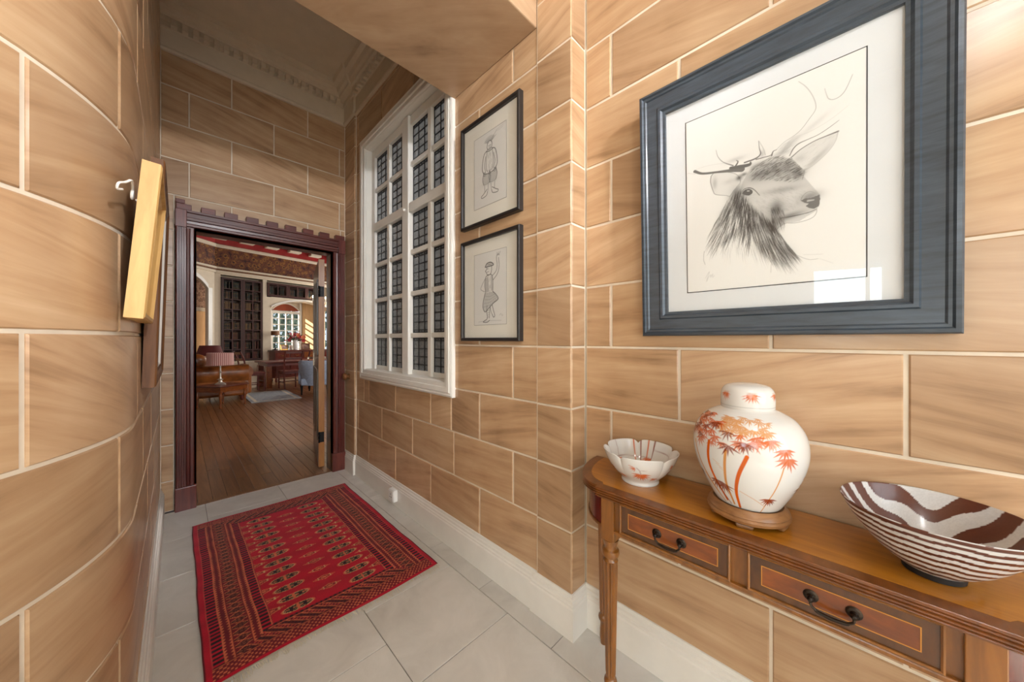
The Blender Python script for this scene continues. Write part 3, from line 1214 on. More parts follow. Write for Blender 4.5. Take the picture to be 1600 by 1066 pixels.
put(vband(.222, .227, all_), cO)
put(vband(.227, .232, (gy % .014) > .006), cM)
# end borders (drawn over the sides outside the mitre)
eb = ye < BE * np.clip(xs / BW, 0, 1) + 0.0
eb |= (ye < .082)
def hband(a, b, m):
    return eb & (ye >= a) & (ye < b) & m & (xs > .022)


put(hband(.018, BE, all_), cM)
k1 = ((gx / .021).astype(int) + ((ye - .018) / .011).astype(int)) % 2
cell = ((gx / .0105) % 1 > .18) & (((ye - .018) / .011) % 1 > .2)
put(hband(.018, .074, ((((gx / .0105).astype(int)) + ((ye - .018) / .011).astype(int)) % 2 == 0) & cell), cO)
put(hband(.074, .078, all_), cO)
put(hband(.078, .150, all_), lin((88, 20, 26)))
dg = ((gx + (ye - .078) * 1.1) / .058) % 1
put(hband(.082, .148, (dg < .12) | (np.abs(dg - .5) < .05)), cO)
dg2 = ((gx - (ye - .078) * 2.0) / .029) % 1
put(hband(.086, .144, (np.abs(dg - .30) < .12) & (dg2 < .5)), cP)
put(hband(.086, .144, (np.abs(dg - .78) < .12) & (dg2 < .5)), cD)
put(hband(.150, .154, all_), cO)
put(hband(.154, BE, ((gx / .020) % 1) > .55), cD)
put((xs < .024) | (ye < .018), cR)
put((xs < .006), lin((96, 10, 24)))
rc *= (0.93 + 0.14 * np.random.rand(ny, nx, 1)).astype(np.float32)
rc *= (1.0 + .10 * np.sin(gy * 46 + np.sin(gy * 17))[..., None])
gz = .0075 + .0012 * np.sin(gx * 9 + gy * 5) + .0008 * np.sin(gy * 23 + gx * 7)
wob = .002 * np.sin(gy * 9) + .0008 * np.sin(gy * 27)
grid_obj('pile', gx + wob, gy + .006 * np.sin(gx * 7), gz, rc, 'rug', rug)
MB().b2((0.006, .006, .0006), (RWX - .006, RLY - .006, .0038)).build('backing', 'fringe', rug)
for nm, y0, dy in (('fringe', 0.0, -1), ('fringe', RLY, 1)):
    mb = MB()
    rr = random.Random(3 + dy)
    for k in range(330):
        x = RWX * (k + .5) / 330
        clump = .5 + .5 * math.sin(x * 21) * math.sin(x * 9 + 1)
        L = (.016 + .034 * rr.random() * clump) if dy < 0 else .006 + .008 * rr.random()
        dx = rr.uniform(-.012, .012)
        mb.tube([(x, y0 - dy * .004, .005), (x + dx * .5, y0 + dy * L * .5, .004), (x + dx, y0 + dy * L, .0016)], .0011, 3)
    mb.build(nm, 'fringe', rug, kind='stuff')

# ---------------------------------------------------------------- socket on the skirting
so = empty('power_socket', (XW - .022, 2.40, .088), R(-90), 'small white plug socket box fixed low on the white skirting board', 'socket')
MB().b2((-.043, -.032, -.043), (.043, 0, .043)).build('socket_box', 'plastic', so, bevel=.006)
MB().b2((-.036, -.036, -.036), (.036, -.030, .036)).build('faceplate', 'plastic', so, bevel=.003)
mb = MB()
for x, z, a, b in ((0, .013, .004, .010), (-.011, -.008, .009, .004), (.011, -.008, .009, .004)):
    mb.box((x, -.0365, z), (a, .002, b))
mb.build('pin_hole', 'blackpl', so)

kb = empty('door_stop', (1.16, 3.36, .90), R(-90), 'small round brown wooden door stop on the stone pilaster right of the doorway', 'door stop')
MB().lathe([(.018, 0), (.022, .004), (.014, .012), (.014, .022), (.030, .032), (.034, .042), (.030, .052), (.016, .058)], 20).build('knob', 'brownframe', kb, (0, 0, 0), (R(90), 0, 0), smooth=40)
MB().lathe([(.026, 0), (.026, .004)], 20).build('rose', 'brownframe', kb, (0, 0, 0), (R(90), 0, 0))

# ---------------------------------------------------------------- stag drawing
TH = R(2.0)
FW, FH = .728, .878
fr = bpy.data.objects.new('framed_stag_drawing', None)
COL.objects.link(fr)
tag(fr, 'large pencil drawing of a stag head in a wide blue-black frame above the console table', 'picture')
fr.location = (1.2705, .178, 1.265 + FH / 2)
fr.rotation_euler = (TH, 0, R(-90))     # local x = -Y, -y faces the room, top leans out
MB().frame(FW, FH, [(0, .0), (0, -.030), (.004, -.036), (.012, -.038), (.016, -.032), (.022, -.031), (.026, -.027), (.060, -.022), (.064, -.026), (.072, -.025), (.078, -.018), (.086, -.016), (.086, .0)]).build(
    'frame', 'darkframe', fr, (0, -.016, 0), smooth=25)
MB().b2((-FW / 2 + .02, -.012, -FH / 2 + .02), (FW / 2 - .02, -.016, FH / 2 - .02)).build('backing_board', 'black', fr)
MB().b2((-.292, -.0205, -.366), (.292, -.019, .366)).build('mount_board', 'mat', fr)
MB().b2((-.292, -.0285, -.366), (.292, -.027, .366)).build('picture_glass', 'picglass', fr)
SW, SH = .426, .580
scx, scz = .001, 1.706 - (1.265 + FH / 2)
for nm, a in (('mount_line', .003),):
    MB().frame(SW + 2 * a, SH + 2 * a, [(0, -.0206), (.0022, -.0206), (.0022, -.0213), (0, -.0213)]).build(nm, 'black', fr, (scx, 0, scz))


def homog(src):
    A, B = [], []
    for (x, y), (u, v) in zip(src, [(0, 1), (1, 1), (1, 0), (0, 0)]):
        A.append([x, y, 1, 0, 0, 0, -u * x, -u * y]); B.append(u)
        A.append([0, 0, 0, x, y, 1, -v * x, -v * y]); B.append(v)
    return np.append(np.linalg.solve(np.array(A, float), np.array(B, float)), 1).reshape(3, 3)


Hm = homog([(32, 358), (770, 30), (785, 975), (38, 1053)])


def hp(p):
    q = Hm @ np.array([p[0], p[1], 1.0])
    return (q[0] / q[2] * SW, q[1] / q[2] * SH)


rs = Ras(330, 450, SW, SH)
rr = random.Random(11)
SC_ = SW / 740.0


def st(pts, w, val, n=5, mode='max', soft=1.0):
    p = spline([hp(q) for q in pts], n) if len(pts) > 2 else [hp(q) for q in pts]
    if isinstance(w, (tuple, list)):
        ws = list(np.interp(np.linspace(0, 1, len(p)), np.linspace(0, 1, len(w)), w) * SC_)
    else:
        ws = [w * SC_] * len(p)
    rs.line(p, ws, val, mode, soft)


def bl(c, rx, ry, val, rot=0):
    rs.blob(hp(c), rx * SC_, ry * SC_ * .95, val, -rot)


def poly_mask(pts):
    return rs.inside([hp(q) for q in pts])


def hair(poly, n, dirf, L, w, val, mode='add'):
    xs_ = [p[0] for p in poly]; ys_ = [p[1] for p in poly]
    k = 0
    while k < n:
        x, y = rr.uniform(min(xs_), max(xs_)), rr.uniform(min(ys_), max(ys_))
        c = False
        for i in range(len(poly)):
            (xa, ya), (xb, yb) = poly[i], poly[(i + 1) % len(poly)]
            if (ya > y) != (yb > y) and x < (xb - xa) * (y - ya) / (yb - ya) + xa:
                c = not c
        if not c:
            continue
        k += 1
        dx, dy = dirf(x, y)
        l = L * rr.uniform(.5, 1.3)
        bx = rr.uniform(-.15, .15)
        rs.line([hp((x, y)), hp((x + dx * l * .5 + dy * bx * l * .3, y + dy * l * .5)), hp((x + dx * l, y + dy * l))], [w * SC_ * .6, w * SC_, w * .2 * SC_], val * rr.uniform(.5, 1.0), mode)


# soft tone
face = [(265, 590), (300, 530), (380, 485), (465, 490), (515, 560), (560, 610), (588, 640), (585, 680), (570, 705), (500, 750), (440, 760), (405, 790), (330, 740), (270, 690), (250, 640)]
fm = poly_mask(face)
rs.a = np.where(fm, .20, rs.a)
bl((400, 540), 95, 38, .50); bl((330, 560), 45, 30, .35); bl((470, 555), 50, 40, .30)
bl((405, 700), 28, 45, .72); bl((455, 730), 60, 16, .60, -.15); bl((237, 640), 32, 60, .72); bl((250, 690), 40, 60, .45)
bl((350, 765), 50, 45, .50); bl((390, 770), 32, 32, .45); bl((430, 620), 70, 16, .34, .1); bl((500, 540), 18, 40, .5)
bl((300, 720), 60, 25, .22); bl((545, 645), 40, 24, .50); bl((480, 690), 60, 22, .12); bl((330, 520), 40, 16, .35)
bl((375, 840), 40, 45, .45, .5); bl((430, 870), 50, 25, .5, .8); bl((190, 730), 26, 50, .35, .35); bl((160, 790), 16, 50, .3, .4)
# hair
hair([(290, 545), (375, 490), (465, 490), (505, 560), (470, 590), (380, 585), (300, 590)], 420, lambda x, y: (.75 + (x - 400) / 400, -.45), 30, 2.2, .55)
hair([(205, 655), (268, 610), (300, 690), (300, 850), (235, 800), (190, 840), (135, 850), (150, 770)], 420, lambda x, y: (-.38 + (x - 200) / 330, .9), 62, 3.0, .62)
hair([(262, 650), (340, 705), (408, 780), (440, 830), (486, 885), (440, 912), (390, 912), (330, 860), (280, 760)], 620, lambda x, y: (.18 + (x - 290) / 300, .9), 58, 2.6, .50)
hair([(230, 640), (300, 660), (320, 760), (300, 830), (255, 780)], 200, lambda x, y: ((x - 250) / 240, .9), 50, 2.4, .42)
hair([(200, 760), (330, 760), (350, 900), (240, 870), (130, 880)], 130, lambda x, y: ((x - 230) / 300, .9), 60, 1.6, .28)
hair([(300, 640), (420, 600), (520, 620), (470, 700), (340, 720)], 260, lambda x, y: (.7, .35), 24, 1.4, .18)
hair([(380, 690), (430, 690), (440, 760), (380, 790)], 120, lambda x, y: (.25, .9), 34, 2.2, .5)
# eye
rs.fill([hp(p) for p in spline([(262, 640), (272, 625), (292, 619), (306, 627), (302, 640), (284, 647), (262, 640)], 4)], .88)
st([(258, 641), (270, 622), (292, 615), (312, 622), (335, 645)], [2, 4, 5, 4, 3], .9)
st([(262, 645), (285, 651), (303, 643)], 2.2, .6)
rs.seg(hp((284, 628)), hp((292, 628)), 4 * SC_, 4 * SC_, .8, 'erase')
# nose and mouth
rs.fill([hp(p) for p in [(506, 664), (524, 654), (548, 652), (584, 638), (587, 655), (583, 684), (562, 697), (540, 694), (526, 686), (540, 676), (520, 672)]], .78)
rs.seg(hp((536, 664)), hp((560, 660)), 9 * SC_, 5 * SC_, .55, 'erase')
st([(506, 662), (518, 640), (545, 625), (584, 640)], [5, 4, 3, 3], .6)
st([(508, 652), (535, 648), (560, 652), (582, 640)], 2.5, .7)
st([(425, 738), (480, 727), (540, 712), (573, 697)], [6, 5, 3.5, 2.5], .88)
st([(436, 757), (480, 757), (530, 745), (560, 730), (572, 712), (573, 700)], 2.2, .55)
st([(405, 790), (420, 770), (450, 757)], [3, 3, 2], .75)
st([(404, 790), (415, 830), (445, 865), (490, 890), (540, 908), (582, 905)], [2.5, 2, 1.6, 1.4, 1.2, 1], .7)
st([(520, 888), (580, 886), (600, 885)], 1.1, .35); st([(590, 905), (645, 922)], 1.0, .3)
st([(106, 880), (104, 915), (110, 935)], 1.6, .6); st([(385, 910), (384, 965)], 1.4, .5); st([(450, 920), (468, 968)], 1.2, .5)
st([(300, 850), (318, 890)], 1.2, .4); st([(505, 560), (520, 540), (512, 575)], 5, .6)
# ears
le = [(135, 570), (133, 595), (143, 630), (155, 645), (198, 648), (212, 650), (228, 625), (255, 592), (238, 560), (190, 552), (150, 556), (135, 570)]
lm = poly_mask(le); rs.a = np.where(lm, rs.a * .3 + .08, rs.a)
st(le, [4, 3.5, 3, 2.5, 2, 3, 2, 2, 2, 3, 3, 4], .72, 4)
bl((150, 600), 12, 34, .28); bl((210, 590), 30, 14, .14); bl((250, 575), 14, 14, .8); bl((270, 560), 14, 9, .7)
re_ = [(465, 487), (505, 452), (560, 418), (610, 396), (658, 376), (648, 415), (622, 455), (585, 492), (545, 525), (515, 535), (490, 512), (465, 487)]
rm = poly_mask(re_); rs.a = np.where(rm, .10, rs.a)
st([(465, 487), (505, 452), (560, 418), (610, 396), (658, 376)], [5, 4, 4, 5, 7], .75)
st([(658, 376), (648, 415), (622, 455), (585, 492), (545, 525), (518, 537)], [3, 1.5, 1.5, 2, 2, 3], .42)
bl((570, 490), 60, 12, .25, -.75); bl((500, 490), 22, 18, .15)
hair([(470, 490), (560, 425), (650, 385), (600, 470), (520, 530)], 70, lambda x, y: (.7, -.55), 26, 1.1, .2)
# left antler
st([(68, 552), (100, 560), (160, 553), (220, 545), (262, 540)], [16, 12, 11, 18, 26], .80)
st([(215, 535), (250, 530), (292, 520), (297, 508)], [14, 20, 16, 4], .84)
st([(230, 535), (245, 510), (238, 503)], [10, 6, 2], .8)
st([(155, 463), (163, 490), (185, 512), (225, 525)], [1.4, 2.2, 3, 6], .7)
st([(330, 422), (333, 452), (338, 475), (318, 494), (272, 512)], [2, 3, 5, 7, 7], .8)
st([(333, 425), (350, 455), (358, 480)], [1.4, 2, 2], .45)
st([(320, 498), (355, 488), (380, 480), (388, 466)], [5, 4, 4, 3], .8)
st([(72, 545), (120, 528), (195, 514)], 1.1, .32); bl((235, 500), 40, 12, .2); bl((345, 475), 10, 20, .25)
st([(40, 560), (70, 563)], 1.2, .5)
# right antler
st([(384, 482), (390, 464), (405, 456)], [5, 4, 2], .85)
st([(400, 460), (435, 425), (470, 402), (505, 372), (540, 325), (563, 290), (562, 260), (545, 225), (520, 196), (492, 178)], [1.6, 1.6, 1.6, 2, 2.2, 2.2, 2.2, 2, 2, 1.6], .50)
st([(458, 480), (474, 450), (495, 430), (530, 413), (575, 392), (620, 362), (662, 330)], [4, 5, 5, 3, 2.5, 2.5, 1.5], .72)
st([(470, 405), (530, 385), (590, 352), (640, 318), (700, 268)], [1, 1.4, 1.2, 1, 1], .28)
st([(600, 203), (608, 228), (618, 245), (640, 246), (668, 230), (690, 200), (715, 143)], [1.2, 1.6, 2, 2.2, 2.4, 2.4, 1.6], .55)
bl((450, 440), 45, 16, .28, -.7); bl((425, 470), 30, 12, .25); bl((560, 350), 60, 12, .10, -.6)
hair([(400, 465), (440, 425), (500, 400), (470, 450), (450, 480)], 60, lambda x, y: (.7, -.6), 28, 1.2, .25)
# signature
st([(112, 992), (122, 972), (128, 966), (120, 990), (116, 1006), (126, 985), (134, 978), (132, 988), (142, 974), (140, 988), (150, 980)], 1.3, .45)
gx, gz = np.meshgrid(np.linspace(-SW / 2, SW / 2, rs.nx), np.linspace(-SH / 2, SH / 2, rs.ny))
colr = lerp3(lin((228, 228, 224)), lin((44, 38, 36)), np.clip(rs.a, 0, .97) ** .85)
grid_obj('drawing_sheet', gx, gx * 0, gz, colr, 'drawing', fr, (scx, -.0225, scz), smooth=False)

# ---------------------------------------------------------------- two small pencil caricatures
def caricature(name, z0, h, label, draw, group):
    w = .468
    f = empty(name, (XW - .001, 1.334, z0 + h / 2), R(-90), label, 'picture', group)
    MB().frame(w, h, [(0, 0), (0, -.026), (.004, -.03), (.014, -.03), (.018, -.024), (.018, 0)]).build('frame', 'blackframe', f)
    MB().b2((-w / 2 + .01, -.006, -h / 2 + .01), (w / 2 - .01, -.010, h / 2 - .01)).build('mount_board', 'matcream', f)
    MB().b2((-w / 2 + .015, -.0175, -h / 2 + .015), (w / 2 - .015, -.0185, h / 2 - .015)).build('picture_glass', 'picglass', f)
    sw, sh = .255, .385
    r = Ras(150, 226, sw, sh)
    draw(r, sw, sh)
    MB().frame(sw + .004, sh + .004, [(0, -.0102), (.002, -.0102), (.002, -.0112), (0, -.0112)]).build('mount_bevel', plain('grey_bevel_' + name, hexc(150, 146, 138), .8), f)
    gx, gz = np.meshgrid(np.linspace(-sw / 2, sw / 2, r.nx), np.linspace(-sh / 2, sh / 2, r.ny))
    c = lerp3(lin((214, 212, 206)), lin((70, 68, 68)), np.clip(r.a, 0, .9))
    grid_obj('drawing_sheet', gx, gx * 0 - .0108, gz, c, 'drawing', f, smooth=False)


def sk(r, pts, w, v, n=5):
    p = spline([(x * .255, y * .385) for x, y in pts], n) if len(pts) > 2 else [(x * .255, y * .385) for x, y in pts]
    r.line(p, w * .0017, min(1, v * 1.25))


def draw_golfer(r, w, h):
    rr = random.Random(2)
    r.blob((.5 * w, .30 * h), .25 * w, .03 * h, .18)
    for s in (-1, 1):   # feet, socks, breeches, jacket
        cx = .5 + s * .10
        sk(r, [(cx - .02 * s, .22), (cx + .10 * s, .17), (cx + .16 * s, .15), (cx + .14 * s, .125), (cx, .14), (cx - .04 * s, .19)], 2.2, .75)
        sk(r, [(cx - .05, .20), (cx - .06, .30)], 2, .6); sk(r, [(cx + .05, .20), (cx + .06, .30)], 2, .6)
        for k in range(7):
            z = .31 + k * .022
            sk(r, [(cx - .10, z), (cx, z - .016), (cx + .11, z + .004)], 2.2, .55)
        sk(r, [(cx - .09 * 1, .30), (cx - .12, .38), (cx - .08, .47)], 2.4, .7)
        sk(r, [(cx + .09, .30), (cx + .13, .38), (cx + .08, .47)], 2.4, .7)
        sk(r, [(.5 + s * .07, .755), (.5 + s * .17, .72), (.5 + s * .22, .62), (.5 + s * .235, .52), (.5 + s * .19, .46)], 2.6, .75)
        sk(r, [(.5 + s * .12, .68), (.5 + s * .16, .56), (.5 + s * .13, .47), (.5 + s * .19, .46)], 2.2, .6)
        sk(r, [(.5 + s * .15, .47), (.5 + s * .12, .43), (.5 + s * .18, .42), (.5 + s * .20, .46)], 2, .6)
    sk(r, [(.42, .74), (.39, .62), (.40, .50), (.44, .46)], 2.2, .6)
    sk(r, [(.58, .74), (.61, .62), (.60, .50), (.56, .46)], 2.2, .6)
    sk(r, [(.32, .45), (.50, .425), (.68, .45)], 2.6, .7)
    for k in range(30):
        x, y = rr.uniform(.30, .70), rr.uniform(.45, .72)
        sk(r, [(x, y), (x + .01, y - .05)], 1.2, .35)
    sk(r, [(.43, .84), (.42, .79), (.46, .755), (.53, .755), (.57, .79), (.565, .84), (.50, .87), (.43, .84)], 2.4, .75)
    sk(r, [(.46, .81), (.48, .80)], 2, .6); sk(r, [(.52, .81), (.54, .80)], 2, .6); sk(r, [(.47, .775), (.50, .768), (.53, .775)], 2, .7)
    sk(r, [(.50, .81), (.515, .79), (.495, .787)], 1.6, .55)
    for k in range(11):
        a = PI * (.12 + .78 * k / 10)
        sk(r, [(.50 + .07 * math.cos(a), .845 + .03 * math.sin(a)), (.50 + .17 * math.cos(a), .86 + .075 * math.sin(a))], 1.8, .55)
    sk(r, [(.56, .87), (.68, .94), (.72, .95)], 1.8, .4); sk(r, [(.56, .86), (.70, .90)], 1.8, .4)
    sk(r, [(.40, .742), (.50, .73), (.60, .742)], 2.6, .7)
    sk(r, [(.70, .955), (.92, .975)], 1.2, .3); sk(r, [(.75, .935), (.90, .95)], 1.2, .3)


def draw_dancer(r, w, h):
    rr = random.Random(7)
    sk(r, [(.15, .045), (.5, .055), (.85, .05)], 2, .22)
    sk(r, [(.42, .27), (.41, .18), (.43, .09), (.33, .055), (.30, .04), (.42, .035), (.50, .06)], 2.4, .7)
    sk(r, [(.52, .26), (.50, .17), (.49, .09)], 2.2, .65)
    sk(r, [(.58, .27), (.62, .19), (.66, .12), (.62, .10), (.58, .14)], 2.4, .7)
    sk(r, [(.52, .24), (.55, .17), (.60, .12)], 2, .6)
    for k in range(4):
        sk(r, [(.41, .10 + k * .03), (.49, .11 + k * .03)], 1.4, .45)
    # kilt
    K = [(.36, .44), (.30, .33), (.29, .24), (.36, .18), (.48, .23), (.62, .29), (.76, .34), (.70, .40), (.60, .45)]
    sk(r, K, 2.6, .75)
    for k in range(9):
        t = k / 8
        sk(r, [(.37 + .23 * t, .44), (.30 + .45 * t, .22 + .12 * t)], 1.5, .5)
    for k in range(4):
        sk(r, [(.34 - .01 * k, .40 - .05 * k), (.50, .385 - .04 * k), (.66 + .02 * k, .41 - .025 * k)], 1.5, .5)
    m = r.inside([(x * w, y * h) for x, y in K]); r.a = np.where(m, np.maximum(r.a, .22), r.a)
    # waistcoat, sleeve, raised arm
    V = [(.37, .45), (.35, .56), (.38, .66), (.46, .68), (.56, .68), (.60, .60), (.60, .45)]
    sk(r, V, 2.4, .7)
    m = r.inside([(x * w, y * h) for x, y in [(.36, .45), (.36, .64), (.46, .67), (.48, .45)]]); r.a = np.where(m, np.maximum(r.a, .38), r.a)
    m = r.inside([(x * w, y * h) for x, y in [(.54, .46), (.53, .67), (.58, .66), (.60, .46)]]); r.a = np.where(m, np.maximum(r.a, .30), r.a)
    sk(r, [(.58, .66), (.70, .72), (.73, .80), (.71, .90), (.76, .94), (.79, .92)], 2.4, .6)
    sk(r, [(.60, .60), (.74, .68), (.79, .78), (.77, .89)], 2.4, .6)
    for q in (-.02, .01, .04):
        sk(r, [(.74 + q, .92), (.76 + q * 1.6, .965)], 1.6, .5)
    sk(r, [(.36, .64), (.26, .56), (.22, .50), (.34, .46)], 2, .5)
    # head and bonnet
    sk(r, [(.42, .80), (.40, .76), (.37, .745), (.40, .72), (.43, .69), (.52, .69), (.56, .74), (.56, .81)], 2.4, .7)
    sk(r, [(.36, .80), (.42, .845), (.54, .85), (.62, .81), (.50, .80), (.36, .80)], 3.2, .85)
    r.blob((.49 * w, .825 * h), .09 * w, .016 * h, .6)
    sk(r, [(.43, .77), (.46, .77)], 2, .7); sk(r, [(.42, .725), (.47, .73)], 1.8, .6)
    for k in range(24):
        x, y = rr.uniform(.36, .60), rr.uniform(.46, .66)
        sk(r, [(x, y), (x + .01, y - .04)], 1.1, .35)
    sk(r, [(.80, .12), (.84, .14), (.88, .11), (.90, .13)], 1.4, .35)


caricature('framed_caricature', 1.872, .578, 'black framed pencil sketch of a stout man in baggy breeches, hung above the dancer sketch', draw_golfer, None)
caricature('framed_caricature', 1.243, .560, 'black framed pencil sketch of a dancing figure in a kilt with one arm raised', draw_dancer, None)

# ---------------------------------------------------------------- pictures on the left wall, seen edge on
def side_picture(name, y0, y1, z0, z1, depth, tilt, xoff, matname, face, label):
    h, L = z1 - z0, y1 - y0
    f = bpy.data.objects.new(name, None)
    COL.objects.link(f)
    tag(f, label, 'picture')
    f.location = (xoff, (y0 + y1) / 2, z0)
    f.rotation_euler = (tilt, 0, R(90))      # local x = +Y, -y faces the corridor
    return f, L, h


f, L, h = side_picture('pine_framed_picture', 1.235, 1.62, 1.305, 1.70, .045, R(4.5), -.094, 'pine', None, 'pale pine framed picture tilting off the curved left wall, nearest the camera')
MB().frame(L, h, [(0, 0), (0, -.033), (.005, -.036), (.014, -.036), (.018, -.028), (.032, -.020), (.034, -.012), (.034, 0)]).build('frame', 'pine', f, (0, 0, h / 2))
MB().b2((-L / 2 + .02, -.004, .02), (L / 2 - .02, -.008, h - .02)).build('backing_board', 'brownframe', f)
MB().b2((-L / 2 + .03, -.012, .03), (L / 2 - .03, -.014, h - .03)).build('picture_sheet', 'matcream', f)
rg = MB()
rg.tube([(-L / 2 + .055 + .010 * math.cos(a), .013, h * .80 + .010 * math.sin(a)) for a in [2 * PI * k / 14 for k in range(14)]], .0032, 8, True)
rg.tube([(-L / 2 + .055, .006, h * .80 - .010), (-L / 2 + .055, -.004, h * .80 - .022)], .0025, 6)
rg.tube(spline([(-L / 2 + .055, .013, h * .80 + .01), (-L / 2 + .0, .012, h * .80 + .018), (-L / 2 - .02, .02, h * .80 + .004), (-L / 2 - .035, .028, h * .80 - .006), (-L / 2 - .028, .03, h * .80 - .018), (-L / 2 - .012, .024, h * .80 - .012)], 4), .0026, 6)
rg.build('hanging_ring', 'plastic', f, smooth=True)
f, L, h = side_picture('brown_framed_picture', 1.70, 2.42, 1.085, 1.885, .04, R(1.6), -.088, 'brownframe', None, 'large brown framed picture with white inner moulding on the left wall, beyond the pine one')
MB().frame(L, h, [(0, 0), (0, -.030), (.004, -.034), (.014, -.036), (.020, -.030), (.036, -.028), (.044, -.018), (.044, 0)]).build('frame', 'brownframe', f, (0, 0, h / 2))
MB().frame(L - .086, h - .086, [(0, -.004), (0, -.020), (.006, -.026), (.012, -.020), (.022, -.012), (.022, -.004)]).build('inner_moulding', 'white', f, (0, 0, h / 2))
MB().b2((-L / 2 + .05, -.006, .05), (L / 2 - .05, -.010, h - .05)).build('picture_sheet', 'matcream', f)
MB().b2((-L / 2 + .06, -.013, .06), (L / 2 - .06, -.0145, h - .06)).build('picture_glass', 'picglass', f)

# ---------------------------------------------------------------- console table
TC = .192
tb = empty('console_table', (1.13, TC, 0), 0, 'mahogany bow-ended console table with two inlaid drawers against the stone wall', 'table')
XB = 1.262 - 1.13    # back edge, local
ZT = .757


def end_curve(t0, rt, x0, rx, n, sgn, a0=0.0):
    return [(x0 - rx * math.sin(PI / 2 * k / n), sgn * (t0 + rt * math.cos(PI / 2 * k / n))) for k in range(n + 1)]


def outline(inset=0.0, step=.014):
    """plan outline of the top, local x,y, anticlockwise from back +y end"""
    e = inset
    right = end_curve(.405, .153 - e, XB - .0, XB + .124 - e, 12, 1)
    pts = [(XB, .405 + .153 - e)] + right[1:]
    pts += [(-.139 + e, .405 - e * .3), (-.139 + e, -.405 + e * .3)]
    left = end_curve(.405, .153 - e, XB, XB + .124 - e, 12, -1)
    pts += list(reversed(left[1:])) + [(XB, -(.405 + .153 - e))]
    return pts


def slab(e, z0, z1):
    return MB().prism(outline(e), z0, z1)


mb = MB()
EDGE = [(.010, .036), (.010, .031), (.004, .030), (.001, .0275), (.004, .025), (.005, .0245), (.001, .022), (.001, .019), (.005, .0165), (.001, .014), (.001, .0115), (.004, .009), (0, .007), (0, .002), (.0015, .0004)]
rings = [outline(e) for e, z in EDGE]
n = len(rings[0])
mb.add([(p[0], p[1], ZT - z) for r, (e, z) in zip(rings, EDGE) for p in r],
       [(i * n + j, i * n + (j + 1) % n, (i + 1) * n + (j + 1) % n, (i + 1) * n + j) for i in range(len(EDGE) - 1) for j in range(n)] + [tuple(range(n))])
mb.build('moulded_edge', 'crossband', tb, smooth=30)
o0, o1 = outline(0.001), outline(.036)
n = len(o0)
mb = MB()
mb.add([(p[0], p[1], ZT) for p in o0] + [(p[0], p[1], ZT) for p in o1], [(i, (i + 1) % n, n + (i + 1) % n, n + i) for i in range(n - 1)])
mb.build('crossbanding', 'crossband', tb)
MB().prism(o1[:], ZT - .004, ZT + .0004).build('table_top', 'satin', tb)
# end aprons, bowed
for s in (1, -1):
    c = end_curve(.372, .158, XB - .02, XB + .092, 10, s)
    c2 = end_curve(.372, .144, XB - .02, XB + .078, 10, s)
    mb = MB()
    mb.prism(c + list(reversed(c2)), .622, ZT - .032)
    mb.build('end_apron', 'redmahog', tb, smooth=30)
    mb = MB()
    c = end_curve(.372, .162, XB - .02, XB + .096, 10, s)
    mb.prism(c + list(reversed(c2)), .616, .624)
    mb.build('apron_bead', 'legwood', tb, smooth=30)
MB().b2((-.118, -.345, .626), (-.10, .345, ZT - .032)).build('front_apron', 'legwood', tb)
MB().b2((-.127, -.345, .615), (-.10, .345, .627)).build('apron_bead', 'legwood', tb, bevel=.003)
MB().b2((XB - .02, -.52, .622), (XB, .52, ZT - .032)).build('back_rail', 'legwood', tb)
# legs
LEG = [(.012, 0.0), (.013, .010), (.016, .028), (.0155, .06), (.0135, .080), (.0145, .092), (.020, .100), (.0215, .108), (.020, .116), (.0145, .122), (.0150, .128),
       (.0165, .135), (.0235, .50), (.024, .515), (.020, .520), (.0195, .526), (.027, .532), (.029, .541), (.027, .550), (.021, .555), (.0195, .562), (.0235, .572), (.026, .585)]
legs = None
for x, y in ((-.105, .366), (-.105, -.366), (.112, .515), (.112, -.515)):
    if legs is None:
        mb = MB()
        mb.lathe(LEG, 40, flute=10, fd=.30, frange=(.134, .505))
        legs = mb.build('leg', 'legwood', tb, (x, y, 0), smooth=35)
        lb = MB().box((0, 0, .654), (.046, .046, .138)).build('leg_block', 'legwood', legs, bevel=.002)
    else:
        c = legs.copy(); COL.objects.link(c); c.location = (x, y, 0)
        d = lb.copy(); COL.objects.link(d); d.parent = c
